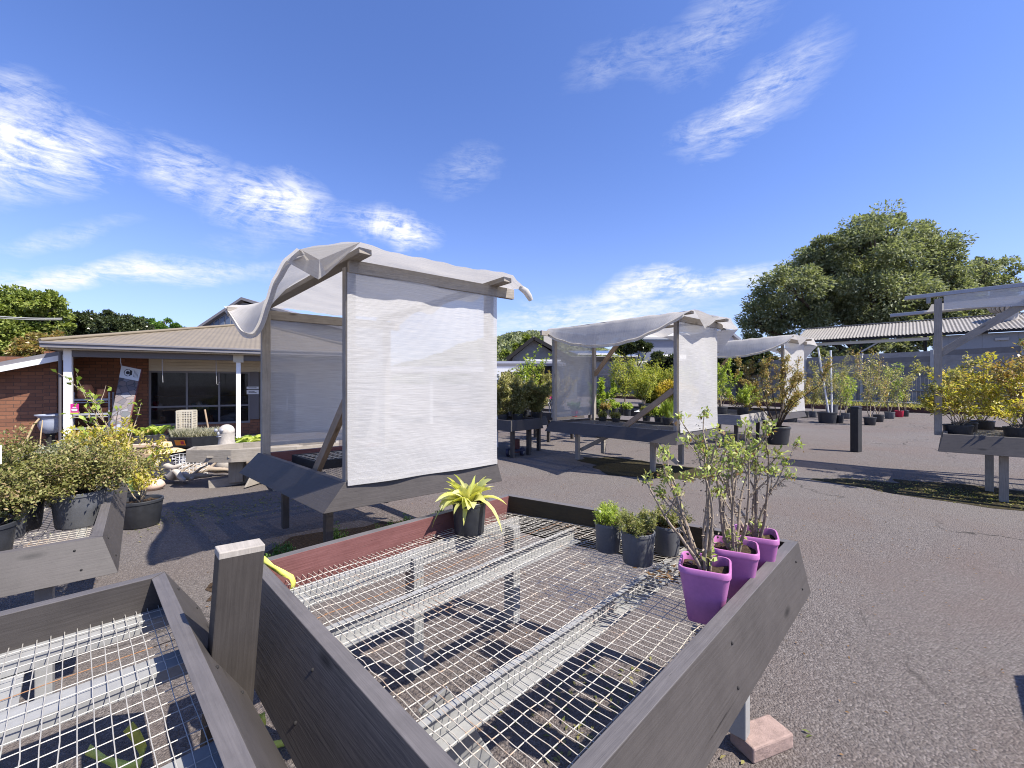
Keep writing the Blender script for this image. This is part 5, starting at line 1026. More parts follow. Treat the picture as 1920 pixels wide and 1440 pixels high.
# driftwood and bits on the shop forecourt
rs = np.random.RandomState(21)
LG = [(345, 895, 366, 6.7), (372, 885, 30, 7.0), (410, 880, 12, 7.3), (330, 905, 5, 6.5), (360, 905, 15, 6.5), (395, 893, 8, 6.9), (455, 880, 20, 7.2), (430, 892, -8, 7.0)]
LL = ['long grey driftwood log lying under the front of the eight sided table', 'twisted driftwood branch behind the crossed feet', 'pale driftwood limb under the middle of the eight sided table', 'short driftwood log beneath the garden figure', 'driftwood log nearest the tar beside the garden figure', 'slim driftwood branch between the table legs', 'bleached driftwood log by the shelter post', 'crooked driftwood stick deep under the table']
for k, (u, v, a, d) in enumerate(LG):
    q = at(u, v); L = rs.uniform(.5, .95); a = math.radians(a); dd = A3((math.cos(a), math.sin(a), 0)); r = rs.uniform(.035, .065); m = MB()
    pts = [q + dd * L * (x - .5) + A3((rs.randn() * .02, rs.randn() * .03, r + .03 + abs(rs.randn()) * .03)) for x in np.linspace(0, 1, 7)]; m.tube(pts, [r * f for f in (.6, .9, 1, .95, .8, .7, .35)], 8); m.tube([pts[3], pts[3] + dd * .1 + A3((0, .08, .12)), pts[3] + dd * .2 + A3((0, .1, .17))], [r * .5, r * .35, r * .15], 6); tag(m.build('driftwood_log', M['driftwood'], None), LL[k], 'log', 'driftwood on the shop forecourt')
for k, (u, v, r, mt, lb) in enumerate(((352, 870, .13, 'stone', 'large pale rock behind the garden figure'), (392, 866, .12, 'stone', 'pale rock beneath the table top'), (300, 880, .14, 'stone', 'white rock beside the yellow azalea'), (265, 905, .16, 'pinkstone', 'pink rock at the foot of the yellow azalea'), (285, 918, .13, 'pinkstone', 'pink kerb rock by the black tub'), (415, 873, .10, 'stone', 'small white rock among the driftwood'), (465, 868, .12, 'stone', 'pale rock near the shelter post'))):
    q = at(u, v); m = MB(); m.ell(q + A3((0, 0, r * .5)), (r * 1.3, r, r * .75), 12, 8); o = m.build('rock', M[mt], None); o.modifiers.new('rough', 'DISPLACE').strength = .06; tx = bpy.data.textures.new('rock', 'CLOUDS'); tx.noise_scale = .12; o.modifiers['rough'].texture = tx; tag(o, lb, 'rock', 'rocks on the shop forecourt')
for (u, v, w, d_, h_, rz, mt, lb) in ((280, 868, .55, .3, .34, .2, 'pinkstone', 'cream box standing below the white plank'), (318, 862, .34, .25, .26, .1, 'stone', 'pale box next to the garden figure'), (340, 866, .30, .3, .30, .4, 'dark', 'black crate behind the garden figure'), (262, 880, .30, .26, .40, .3, 'oldbrown', 'brown timber box under the golden leaves')):
    q = at(u, v); tt_ = thing('storage_box', lb, 'box', tuple(q), 'boxes on the shop forecourt'); m = MB(); m.box(q, w, d_, h_, rz); m.build('box', M[mt], tt_, .012); m = MB(); m.box(q + A3((0, 0, h_ + .001)), w + .03, d_ + .03, .03, rz); m.build('lid', M[mt], tt_, .008)
for (u, v, d, lb) in ((343, 852, 7.4, 'white wire basket under the white plank'), (362, 880, 7.0, 'wire basket under the eight sided table')):
    q = dep(u, v, d); q[2] = .02; m = MB()
    for k in range(6):
        for s_ in (0, 1): m.bar(q + A3((-.15 + .06 * k, -.12 + .24 * s_, 0)), q + A3((-.15 + .06 * k, -.12 + .24 * s_, .3)), .006, .006)
    for z_ in np.linspace(.0, .3, 6):
        for s_ in (0, 1): m.bar(q + A3((-.15, -.12 + .24 * s_, z_)), q + A3((.15, -.12 + .24 * s_, z_)), .006, .006); m.bar(q + A3((-.15 + .3 * s_, -.12, z_)), q + A3((-.15 + .3 * s_, .12, z_)), .006, .006)
    tag(m.build('wire_basket', M['white'], None), lb, 'basket', 'wire baskets on the shop forecourt')
# loose things on the tar
t_ = thing('hand_trolley', 'navy wheeled trolley with a pale handle beside the stepped bench', 'trolley', tuple(at(955, 856))); q = ORG[t_.name]
for dx in (-.02, .28):
    m = MB(); c_ = q + A3((dx, dx * .5, .09)); m.tube([c_ + A3((-.03, .012, 0)), c_ + A3((-.025, .01, 0)), c_ + A3((.025, -.01, 0)), c_ + A3((.03, -.012, 0))], [.07, .088, .088, .07], 20); w_ = m.build('wheel', M['blue_tyre'], t_); m = MB(); m.tube([c_ + A3((-.034, .014, 0)), c_ + A3((.034, -.014, 0))], .05, 14); m.build('hub', M['galv'], w_)
m = MB(); m.bar(q + A3((.0, .02, .12)), q + A3((.32, .16, .12)), .16, .03); m.build('deck', M['blue_tyre'], t_); m = MB(); m.tube([q + A3((.1, .1, .13)), q + A3((.1, .16, .72))], .018, 8); m.tube([q + A3((-.05, .12, .72)), q + A3((.28, .22, .75))], .02, 8); m.build('handle', M['teal'], t_)
m = MB(); m.box(at(966, 848), .16, .16, .3, .4); tag(m.build('timber_block', M['redbrick'], None, .006), 'upright dark red block standing behind the navy trolley', 'block')
t_ = thing('bollard', 'square black timber bollard alone on the open tar', 'bollard', tuple(at(1605, 847))); q = ORG[t_.name]; m = MB(); m.box(q, .185, .16, 1.0, .5); m.build('post', M['blackpaint'], t_, .012); m = MB(); m.lathe([(.125, 1.0), (.118, 1.035), (.0, 1.05)], q, 4, 0, 0, .5, smooth=False); m.build('cap', M['blackpaint'], t_)
# yellow webbing straps
def strap(pts, w, lb):
    pts = [A3(p) for p in pts]; m = MB(); vs = []
    for i, p in enumerate(pts):
        d = nrm(pts[min(i + 1, len(pts) - 1)] - pts[max(i - 1, 0)]); vw = nrm(p - A3((0, 0, H))); s_ = nrm(np.cross(d, vw + .55 * A3((math.sin(i * 1.1), math.cos(i * .8), math.sin(i * 1.7))))); vs += [p - s_ * w / 2, p + s_ * w / 2]
    m.add(vs, [(2 * i, 2 * i + 1, 2 * i + 3, 2 * i + 2) for i in range(len(pts) - 1)], None, 0, True); o = m.build('yellow_strap', M['yellow'], None); so = o.modifiers.new('s', 'SOLIDIFY'); so.thickness = .002; tag(o, lb, 'strap', 'yellow webbing straps')
strap([dep(492, 1047, 1.78), dep(510, 1062, 1.79), dep(530, 1074, 1.80), dep(546, 1082, 1.80), dep(550, 1092, 1.80), dep(547, 1110, 1.81)], .024, 'yellow strap knotted to the wire at the post end of the big bench')
strap([at(462, 1352, .02), at(478, 1350, .05), at(492, 1342, .09), at(492, 1358, .05), at(488, 1375, .015), at(470, 1380, .01), at(462, 1396, .012), at(490, 1402, .012), at(525, 1394, .014), at(552, 1388, .012), at(575, 1380, .012)], .03, 'yellow strap trailing over the tar beside the leaning post')
strap([at(165, 1405, .03), at(200, 1425, .03), at(235, 1438, .04), at(262, 1432, .06), at(268, 1405, .10), at(255, 1380, .18), at(240, 1362, .26)], .034, 'yellow strap hanging under the corner bench')
# dry litter under the heath pots
rs = np.random.RandomState(2); n = 90; c = at(1262, 1078, ZM); P = c + rs.randn(n, 3) * [.06, .05, 0] + [0, 0, .004]; o = leaf_obj('dead_leaves', P, rs.randn(n, 3) * [1, 1, .25], .030, .015, M['lf_brown'], None, 2); tag(o, 'dead leaves on the wire between heath and mauve pots', 'leaves', None, 'stuff')
# ------------------------------------------------------------------ kerb, bed, fence
KL = [A3((28.0, 14.5, 0)), A3((22.2, 22.5, 0)), A3((18.9, 27.0, 0)), A3((10.0, 50.0, 0)), A3((-6, 92, 0))]
t_ = MB()
for p, q in zip(KL[:-1], KL[1:]): d = nrm(q - p); t_.bar(p + A3((0, 0, .14)), q + d * .0 + A3((0, 0, .14)), .24, .28)
kerb = t_.build('brick_kerb', M['kerb'], None); tag(kerb, 'low dark red kerb wall along the foot of the garden bed', 'kerb')
FL = [A3((32.5, 12.0, 0)), A3((27.0, 22.5, 0)), A3((11.0, 55.0, 0)), A3((-9, 96, 0))]
m = MB(); pts = KL + FL[::-1]; m.poly([p + A3((0, 0, .2)) for p in [KL[0], KL[1], KL[2], KL[3], KL[4], FL[3], FL[2], FL[1], FL[0]]]); bed = m.build('garden_bed', M['soil'], None); bed['kind'] = 'structure'
rs = np.random.RandomState(31); n = 5000; k = rs.rand(n) ** 1.6; a = np.array([KL[1] * (1 - x) + KL[3] * x for x in k]); b_ = np.array([FL[1] * (1 - x) + FL[2] * x for x in k]); f_ = rs.rand(n)[:, None] ** 1.5 * .9 + .03; P = a * (1 - f_) + b_ * f_ + [0, 0, .2]
cl = rs.randint(0, 60, n); P[:, :2] += np.array([rs.randn(60), rs.randn(60)]).T[cl] * .5
o = leaf_obj('bed_weeds', P, rs.randn(n, 3) * .6 + [0, 0, .9], rs.uniform(.12, .45, n), rs.uniform(.04, .12, n), M['lf_olive'], None, 3); tag(o, 'straggling green weeds along the bed below the fence', 'weeds', None, 'stuff')
m = MB(); m.tube([KL[1] * (1 - x) + KL[3] * x + A3((1.1 + .3 * math.sin(9 * x), 0, .36 + .12 * math.sin(14 * x))) for x in np.linspace(-.2, 1, 24)], .05, 6); tag(m.build('irrigation_pipe', M['galv'], None), 'grey pipe running along the bed below the fence', 'pipe')
fe = thing('paling_fence', 'tall grey timber fence with concrete posts behind the potted saplings', 'fence', tuple(FL[1])); ft = 3.52
rs = np.random.RandomState(6); MP = MB(); MB2 = MB(); MR = MB(); nposts = 0
for p, q in zip(FL[:-1], FL[1:]):
    L = np.linalg.norm(q - p); d = nrm(q - p); o_ = A3((-d[1], d[0], 0)); o_ = o_ if o_[0] < 0 else -o_; nb = int(L / 3.6); st = L / nb
    for i in range(nb):
        a = p + d * st * i; m = MB(); m.bar(a + o_ * .07, a + o_ * .07 + A3((0, 0, ft + .10)), .16, .12, up=tuple(o_)); m.build('post', M['concrete'], fe); nposts += 1
        for k in range(5):
            z0 = 2.02 + k * .30; dz = rs.randn() * .02; MB2.bar(a + d * .05 + o_ * rs.uniform(-.012, .012) + A3((0, 0, z0 + .15 + dz)), a + d * (st - .05) + o_ * (.02 * (k % 2)) + A3((0, 0, z0 + .15 + dz + rs.randn() * .02)), .03, .33)
        npal = int(st / .19)
        for k in range(npal):
            b0_ = a + d * st * (k + .5) / npal; w_ = st / npal * .94; mid_ = 1.12 + rs.randn() * .02
            MP.bar(b0_ + o_ * rs.uniform(-.01, .01) + A3((0, 0, .12)), b0_ + A3((0, 0, mid_)), w_, .025, up=tuple(o_)); MP.bar(b0_ + o_ * (.035 + rs.uniform(-.01, .01)) + A3((0, 0, 1.08)), b0_ + o_ * .035 + A3((0, 0, 2.02)), w_, .025, up=tuple(o_))
        for z_ in (1.16,): MR.bar(a + o_ * .07 + A3((0, 0, z_)), a + d * st + o_ * .07 + A3((0, 0, z_)), .05, .10)
MB2.build('top_boards', M['fence'], fe); MP.build('palings', M['fence'], fe); MR.build('rail', M['fence'], fe)
# ------------------------------------------------------------------ shed behind the fence
SD = nrm(A3((-.733, .68, 0))); SN = A3((SD[1], -SD[0], 0)); SN = SN if SN[0] > 0 else -SN
s0 = A3((32.4, 27.0, 0)) - SD * 8; ze = 5.08
def sdp(t, o, z): return s0 + SD * t + SN * o + A3((0, 0, z))
shed = thing('carport_shed', 'long shed with a lichen stained corrugated roof and open carport end', 'shed', tuple(sdp(8, 2, 0)))
m = MB(); n = 220; t1 = 20.2
def rib(t): return .034 * math.sin(t * 2 * math.pi / .20)
def rf_(u, v): t = u * t1; return sdp(t, -.35 + 5.2 * v, ze + 1.45 * v + rib(t))
m.grid(rf_, 560, 1, uvs=(t1, 5.2)); rr_ = m.build('roof', M['shed_roof'], shed)
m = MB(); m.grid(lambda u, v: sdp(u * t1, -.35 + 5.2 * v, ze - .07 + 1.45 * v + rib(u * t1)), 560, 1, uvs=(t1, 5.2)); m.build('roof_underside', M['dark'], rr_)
m = MB(); m.bar(sdp(0, -.37, ze - .12), sdp(t1, -.37, ze - .12), .10, .14); m.build('gutter', M['dark'], shed); m = MB(); m.bar(sdp(12.3, -.2, ze - .36), sdp(t1, -.2, ze - .36), .08, .22); m.build('lintel', M['cream'], shed)
m = MB(); m.bar(sdp(0, 4.85, ze + 1.5), sdp(t1, 4.85, ze + 1.5), .3, .06); m.build('ridge_cap', M['shed_roof'], rr_)
m = MB()
for k in range(16): m.bar(sdp(k * .78 + .02, .0, 0), sdp(k * .78 + .02, (k % 2) * .02, ze - .2), .785, .06, up=tuple(SN))
m.build('wall', M['shed_wall'], shed)
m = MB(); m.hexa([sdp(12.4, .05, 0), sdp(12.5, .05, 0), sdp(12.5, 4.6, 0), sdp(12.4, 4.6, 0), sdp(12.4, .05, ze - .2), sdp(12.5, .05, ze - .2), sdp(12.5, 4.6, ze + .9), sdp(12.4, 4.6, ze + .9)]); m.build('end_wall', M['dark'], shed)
for t_k in (16.0, 20.0):
    m = MB(); m.bar(sdp(t_k, .05, 0), sdp(t_k, .05, ze - .3), .2, .2, up=tuple(SN)); m.build('post', M['dark'], shed)
m = MB(); m.bar(sdp(16.0, -.1, ze - 1.1), sdp(14.8, -.1, ze - .3), .1, .1); m.build('brace', M['concrete'], shed)
m = MB(); c_ = sdp(8.93, -.06, ze - .62); m.bar(c_ - SD * .3, c_ + SD * .3, .12, .16); m.build('wall_lamp', M['concrete'], shed)
c_ = sdp(8.36, 3.0, ze + .88); m = MB(); m.lathe([(.52, -.1), (.52, .5)], c_, 24); vent = m.build('roof_vent', M['stone'], shed)
m = MB()
for k in range(22):
    a = k * 2 * math.pi / 22; m.tube([c_ + A3((r * math.cos(a + tw), r * math.sin(a + tw), z_)) for r, z_, tw in ((.45, .5, 0), (.78, .72, .12), (.88, .95, .22), (.75, 1.18, .3), (.40, 1.32, .36))], [.05, .09, .10, .09, .05], 5)
m.lathe([(.4, .5), (.66, .9), (.4, 1.32), (.0, 1.36)], c_, 16); m.build('vent_blades', M['stone'], vent)
# ------------------------------------------------------------------ trees
def tree(name, lb, d, lobes, leaf, nleaf, lsize, trunk_u, seed, group='trees around the yard', clump=26, thick=.75, trunk_r=.3, leafw=.45, sparse=0.0):
    """lobes: (u, v, radius) in picture units at distance d; each becomes a ball of leaf clumps with its own depth"""
    rs = np.random.RandomState(seed); s = d / F; base = A3(((trunk_u - 960) * s, d, 0)); t = thing(name, lb, 'tree', tuple(base), group)
    cs = []; tot = sum(r * r for _, _, r in lobes); P = []; D = []; S_ = []
    for (u, v, r) in lobes:
        c = dep(u, v, d + rs.uniform(-.5, .5) * r * s * 1.4); R = r * s; cs.append((c, R)); nc = max(5, int(clump * (r / 40) ** 1.6)); per = int(nleaf * r * r / tot / nc)
        for k in range(nc):
            q = nrm(rs.randn(3)); q[2] = q[2] * .9; rad = R * (rs.uniform(.35, 1.0) ** .5) * (1.16 if rs.rand() < .16 else 1) ; cc = c + q * rad * A3((1, 1, .92)); cr = R * rs.uniform(.20, .42)
            pp = nrm(rs.randn(per, 3)) * (rs.rand(per, 1) ** .45) * cr * [1.15, 1.15, .75]
            P.append(cc + pp); D.append(nrm(pp) * .8 + q * .4 + rs.randn(per, 3) * .55 + [0, 0, -.15]); S_.append(rs.uniform(.6, 1.25, per))
    P = np.concatenate(P) - base; D = np.concatenate(D); S_ = np.concatenate(S_)
    P[:, 2] = np.maximum(P[:, 2], .3)
    leaf_obj('crown', P, D, lsize * S_, lsize * leafw * S_, M[leaf], t, seed, .2, .45)
    m = MB(); top = max(c[2] for c, _ in cs); m.tube([base, base + A3((.05, 0, top * .25)), base + A3((-.05, 0, top * .5))], [trunk_r, trunk_r * .8, trunk_r * .6], 8)
    for c, R in cs:
        f = base + A3((0, 0, top * rs.uniform(.22, .48))); mid = f * .5 + c * .5 + A3((0, 0, -.05 * R)); e = c + A3((0, 0, R * .4)); m.tube([f, mid, c, e], [trunk_r * .45, trunk_r * .3, trunk_r * .17, trunk_r * .05], 6)
        for k in range(7): q = nrm(rs.randn(3) + [0, 0, .3]); m.tube([mid * .3 + c * .7, c + q * R * .5, c + q * R * .95], [trunk_r * .12, trunk_r * .07, trunk_r * .02], 4)
    m.build('trunk', M['bark_dark'], t); return t
tree('broad_tree', 'huge rounded grey green tree towering over the shed roof', 44, [(1640, 468, 66), (1590, 470, 52), (1700, 480, 62), (1745, 490, 48), (1520, 505, 46), (1485, 545, 52), (1560, 545, 62), (1640, 545, 70), (1720, 560, 64), (1440, 590, 44), (1415, 612, 28), (1500, 605, 50), (1580, 605, 56), (1660, 610, 50), (1760, 545, 46), (1545, 475, 34), (1665, 436, 34), (1610, 440, 36), (1780, 520, 30), (1720, 440, 26)], 'lf_gum', 115000, .33, 1620, 201, clump=24, trunk_r=.7)
tree('feathery_tree', 'thin feathery tree at the right of the huge rounded one', 47, [(1830, 520, 34), (1865, 508, 30), (1885, 525, 22), (1800, 545, 34), (1850, 555, 36), (1890, 545, 18), (1820, 585, 36), (1870, 590, 28), (1790, 520, 26), (1850, 495, 18)], 'lf_gum', 17000, .36, 1835, 202, clump=20, trunk_r=.4)
tree('lower_tree', 'pale green tree filling the gap beneath the shed roof', 41, [(1600, 660, 22), (1640, 655, 24), (1560, 665, 18), (1690, 655, 24), (1740, 640, 26), (1780, 655, 22), (1520, 665, 20), (1800, 590, 22), (1760, 600, 28)], 'lf_gum', 11000, .40, 1650, 203, clump=26)
tree('maple_tree', 'bright yellow green maple at the left beyond the lean to', 24, [(20, 592, 50), (62, 580, 40), (95, 600, 30), (10, 640, 46), (60, 640, 46), (30, 565, 30), (92, 570, 22), (-30, 600, 50), (-20, 660, 50), (40, 678, 40), (90, 655, 30)], 'lf_maple', 60000, .18, 30, 204, clump=52, leafw=.8)
tree('bronze_tree', 'low bronze green conifer in front of the maple', 21, [(80, 650, 30), (110, 655, 26), (60, 668, 26), (125, 640, 14), (95, 632, 14)], 'lf_bronze', 8000, .18, 90, 205, clump=24)
tree('laurel_tree', 'dark glossy leaved tree above the shop gutter', 27, [(150, 612, 28), (180, 608, 26), (215, 612, 28), (245, 618, 26), (135, 630, 24), (165, 640, 26), (200, 636, 28), (240, 640, 26), (270, 635, 20), (160, 597, 16), (205, 595, 14)], 'lf_laurel', 30000, .20, 195, 206, clump=40)
tree('ragged_tree', 'ragged bright green tree peeping over the shop roof', 30, [(270, 620, 18), (292, 622, 18), (318, 618, 16), (340, 622, 12), (256, 605, 12), (308, 606, 10), (285, 605, 7)], 'lf_green', 11000, .18, 300, 207, clump=18)
tree('round_bush', 'round dark green bush in front of the solar panels beyond the fence', 34, [(1243, 675, 20), (1230, 685, 16), (1255, 688, 16), (1243, 698, 20)], 'lf_laurel', 7000, .30, 1243, 208, clump=26)
tree('garden_tree', 'clipped green laurel between the two sagging shelters beyond the fence', 36, [(1360, 668, 22), (1390, 665, 22), (1415, 672, 20), (1345, 680, 20), (1380, 690, 24), (1430, 685, 20)], 'lf_laurel', 9000, .34, 1385, 209, clump=28)
tree('small_tree', 'small dark tree above the solar panel roof', 60, [(1180, 650, 13), (1200, 650, 11), (1165, 655, 9), (1215, 655, 8)], 'lf_laurel', 4500, .55, 1190, 210, clump=20)
tree('lime_tree', 'pale lime tree rising behind the grey gable', 70, [(985, 640, 12), (975, 652, 12), (1010, 640, 8), (950, 668, 9)], 'lf_maple', 3000, .6, 985, 211, clump=16)
# hill
m = MB(); hx = np.linspace(-500, 900, 60); rs = np.random.RandomState(14)
def hill(u, v):
    x = -260 + 640 * u; y = 620 + 260 * v; z = 100 * math.exp(-((x - 30) / 230) ** 2) * math.sin(math.pi * min(1, v * .5 + .0)) + 2.0 * math.sin(x * .05) + 1.2 * math.sin(x * .13 + 2) ; return (x, y, max(-1, z * (v > 0) + rs.rand() * 2.5))
m.grid(hill, 160, 40); hl = m.build('hill', M['hill'], None); hl['kind'] = 'structure'
rs = np.random.RandomState(15); n = 16000; u = rs.rand(n); v = rs.rand(n); P = np.array([hill(a, b) for a, b in zip(u, v)]); o = leaf_obj('hill_woods', P, rs.randn(n, 3) * .7 + [0, 0, 1], rs.uniform(5, 9, n), rs.uniform(4, 8, n), M['lf_gum'], None, 5, .3, .3); tag(o, 'woods covering the far hill', 'woods', None, 'stuff')
# ------------------------------------------------------------------ houses beyond
def fslab(m, pts_uv, d, dd, axis=None):
    """a wall whose outline is seen at distance d, with real thickness dd"""
    m.poly([dep(u, v, d) for u, v in pts_uv], thick=(0, dd, 0)); return m
gh = thing('gable_house', 'grey weatherboard house with a dark edged gable behind the narrow bench', 'house', (2.5, 44, 0)); s = 44 / F
gx0, gx1, gxr = 953, 1052, 1001
m = MB(); m.poly([A3(((gx0 + 8 - 960) * s, 44, 0)), A3(((gx1 + 30 - 960) * s, 44, 0)), dep(gx1 + 30, 690, 44), dep(gxr, 638, 44), dep(gx0 + 8, 671, 44)], thick=(0, 9, 0))
n_ = len(m.f); m.uv = [[(float(m.v[i][0]), float(m.v[i][2])) for i in f] for f in m.f]; m.build('wall', M['gable'], gh)
for k in range(11):
    mm = MB(); z_ = H + (720 - 690 + k * 4.5) / F * 44
m = MB(); a0, a1, a2 = dep(gx0 - 3, 675, 43.4), dep(gxr, 634.5, 43.4), dep(1100, 690, 43.4)
for p, q in ((a0, a1), (a1, a2)): m.hexa([p + A3((0, 0, -.0)), q, q + A3((0, 10, 0)), p + A3((0, 10, 0)), p + A3((0, 0, .22)), q + A3((0, 0, .22)), q + A3((0, 10, .22)), p + A3((0, 10, .22))])
m.build('roof', M['concrete'], gh)
m = MB()
for p, q in ((a0, a1), (a1, a2)): m.bar(p + A3((0, -.06, .06)), q + A3((0, -.06, .06)), .08, .36)
m.build('barge_board', M['dark'], gh); m = MB(); m.box(dep(1027, 636, 49) + A3((0, 0, -1)), .9, .9, 1.4); m.box(dep(1027, 636, 49) + A3((0, 0, .4)), .6, .6, .25); m.build('chimney', M['stone'], gh)
cp = thing('carport', 'flat roofed carport with a pale fascia beside the big white screen', 'carport', (-1.2, 16.5, 0)); s = 16.5 / F
cx = lambda u: (u - 960) * s
m = MB(); zc0 = H + (720 - 697) * s; m.hexa([(cx(690), 16.5, zc0), (cx(985), 16.5, zc0), (cx(985), 20, zc0), (cx(690), 20, zc0), (cx(690), 16.5, zc0 + .09), (cx(985), 16.5, zc0 + .09), (cx(985), 20, zc0 + .35), (cx(690), 20, zc0 + .35)]); m.build('roof', M['soffit'], cp)
m = MB(); m.bar((cx(688), 16.44, zc0 + .06), (cx(982), 16.44, zc0 + .06), .05, .13); m.build('fascia', M['white'], cp)
for u in (808, 965, 980):
    m = MB(); m.bar((cx(u), 16.6, 0), (cx(u), 16.6, zc0), .09, .09, up=(0, 1, 0)); m.build('post', M['white'], cp)
m = MB(); m.tube([(cx(981), 16.6, zc0 - .45), (cx(978), 16.6, zc0 - .2), (cx(970), 16.6, zc0 - .06)], .02, 5); m.build('bracket', M['white'], cp)
lr = thing('long_shed', 'long low grey roofed shed in front of the gable house', 'shed', (.5, 30, 0)); s = 30 / F
m = MB(); m.hexa([((880 - 960) * s, 30, 0), ((1052 - 960) * s, 30, 0), ((1052 - 960) * s, 34, 0), ((880 - 960) * s, 34, 0), ((880 - 960) * s, 30, H + 32 * s), ((1052 - 960) * s, 30, H + 32 * s), ((1052 - 960) * s, 34, H + 40 * s), ((880 - 960) * s, 34, H + 40 * s)]); m.build('wall', M['dark'], lr)
m = MB(); m.hexa([((870 - 960) * s, 29.5, H + 33 * s), ((1060 - 960) * s, 29.5, H + 33 * s), ((1060 - 960) * s, 35, H + 46 * s), ((870 - 960) * s, 35, H + 46 * s), ((870 - 960) * s, 29.5, H + 38 * s), ((1060 - 960) * s, 29.5, H + 38 * s), ((1060 - 960) * s, 35, H + 50 * s), ((870 - 960) * s, 35, H + 50 * s)]); m.build('roof', M['soffit'], lr)
m = MB(); m.bar(dep(985, 675, 29.4), dep(1052, 676, 29.4), .05, .12); m.build('fascia', M['white'], lr)
# pink and white notices among the shrubs
for (u, v, d, w_, h_, mt, lb, rz) in ((1030, 736, 12.2, .55, .40, 'magenta', 'pink advertising board among the far shrubs', .3), (1034, 752, 12.1, .5, .14, 'paper', 'white board below the pink one', .3), (933, 705, 9.1, .14, .17, 'paper', 'white tag hanging above the stepped bench', .1)):
    p = dep(u, v, d); tt_ = thing('notice_board', lb, 'sign', tuple(p), 'notices among the shrubs'); m = MB(); m.box(p - A3((0, 0, h_ / 2)), w_, .012, h_, rz); m.build('sign_face', M[mt], tt_)
    m = MB()
    for k in range(2): m.box(p + A3((-.02 * w_, -.012, -h_ * .12 + k * h_ * .24)), w_ * (.6 - .15 * k), .004, h_ * .09, rz)
    m.build('lettering', M['paper'] if mt == 'magenta' else M['ink'], tt_)
    m = MB(); m.tube([p + A3((0, .02, -h_ / 2)), A3((p[0], p[1] + .02, .2 if mt != 'x' else 0))], .015, 6); m.build('stem', M['steel'], tt_)
sh_ = thing('solar_house', 'grey house with rows of solar panels on its low roof beyond the fence', 'house', (13, 62, 0)); s = 62 / F
X = lambda u: (u - 960) * s
m = MB(); m.hexa([(X(1075), 62, 0), (X(1188), 62, 0), (X(1188), 72, 0), (X(1075), 72, 0), (X(1075), 62, H + 45 * s), (X(1188), 62, H + 45 * s), (X(1188), 72, H + 60 * s), (X(1075), 72, H + 60 * s)]); m.hexa([(X(1188), 64, 0), (X(1240), 64, 0), (X(1240), 72, 0), (X(1188.3), 72, 0), (X(1188), 64, H + 40 * s), (X(1240), 64, H + 40 * s), (X(1240), 72, H + 50 * s), (X(1188.3), 72, H + 50 * s)]); m.build('wall', M['shed_wall'], sh_)
m = MB(); m.bar((X(1060), 61.6, H + 47 * s), (X(1190), 61.6, H + 47 * s), .3, 7 * s); m.build('fascia', M['dark'], sh_); m = MB(); m.bar((X(1187), 63.3, H + 42 * s), (X(1245), 63.3, H + 42 * s), .3, 4 * s); m.build('awning', M['white'], sh_); m = MB(); m.box((X(1214), 63.9, 0), 27 * s * 1.6, .1, H + 34 * s); m.build('door', M['cream'], sh_)
m = MB(); m.hexa([(X(1060), 61.5, H + 50 * s), (X(1200), 61.5, H + 50 * s), (X(1235), 74, H + 60 * s), (X(1060), 74, H + 60 * s), (X(1060), 61.5, H + 51.5 * s), (X(1200), 61.5, H + 51.5 * s), (X(1235), 74, H + 61.5 * s), (X(1060), 74, H + 61.5 * s)]); m.build('roof', M['concrete'], sh_)
for (u0, u1, y0) in ((1085, 1128, 63), (1130, 1168, 63), (1172, 1212, 66)):
    m = MB(); z0 = H + (56 if y0 == 63 else 54) * s; z1 = H + 66 * s; m.hexa([(X(u0), y0, z0), (X(u1), y0, z0), (X(u1 - 14), y0 + 4, z1), (X(u0 - 10), y0 + 4, z1), (X(u0), y0, z0 + .12), (X(u1), y0, z0 + .12), (X(u1 - 14), y0 + 4, z1 + .12), (X(u0 - 10), y0 + 4, z1 + .12)]); pn = m.build('solar_panel', M['panel'], sh_)
    m = MB(); m.bar((X(u0), y0 - .04, z0 + .08), (X(u1), y0 - .04, z0 + .08), .06, .2); m.bar((X(u1) + .04, y0, z0 + .08), (X(u1 - 14) + .04, y0 + 4, z1 + .08), .08, .2); m.build('panel_frame', M['white'], pn)
bh_ = thing('blue_house', 'blue grey clad house behind the knee of the sagging shelter', 'house', (22, 75, 0)); s = 75 / F
m = MB(); m.hexa([((1208 - 960) * s, 75, 0), ((1330 - 960) * s, 75, 0), ((1330 - 960) * s, 84, 0), ((1208 - 960) * s, 84, 0), ((1208 - 960) * s, 75, H + 84 * s), ((1330 - 960) * s, 75, H + 84 * s), ((1330 - 960) * s, 84, H + 84 * s), ((1208 - 960) * s, 84, H + 84 * s)]); m.build('wall', M['bluewall'], bh_)
m = MB(); m.hexa([((1225 - 960) * s, 72, H + 42 * s), ((1300 - 960) * s, 72, H + 42 * s), ((1300 - 960) * s, 74.8, H + 52 * s), ((1225 - 960) * s, 74.8, H + 52 * s), ((1225 - 960) * s, 72, H + 45 * s), ((1300 - 960) * s, 72, H + 45 * s), ((1300 - 960) * s, 74.8, H + 55 * s), ((1225 - 960) * s, 74.8, H + 55 * s)]); m.build('verandah_roof', M['white'], bh_)
m = MB(); m.hexa([((1200 - 960) * s, 74.5, H + 84 * s), ((1340 - 960) * s, 74.5, H + 84 * s), ((1340 - 960) * s, 84, H + 104 * s), ((1200 - 960) * s, 84, H + 104 * s), ((1200 - 960) * s, 74.5, H + 87 * s), ((1340 - 960) * s, 74.5, H + 87 * s), ((1340 - 960) * s, 84, H + 107 * s), ((1200 - 960) * s, 84, H + 107 * s)]); m.build('roof', M['concrete'], bh_)
wh = thing('white_house', 'white gabled upper storey peeping between the shelter roofs', 'house', (32, 70, 0)); s = 70 / F
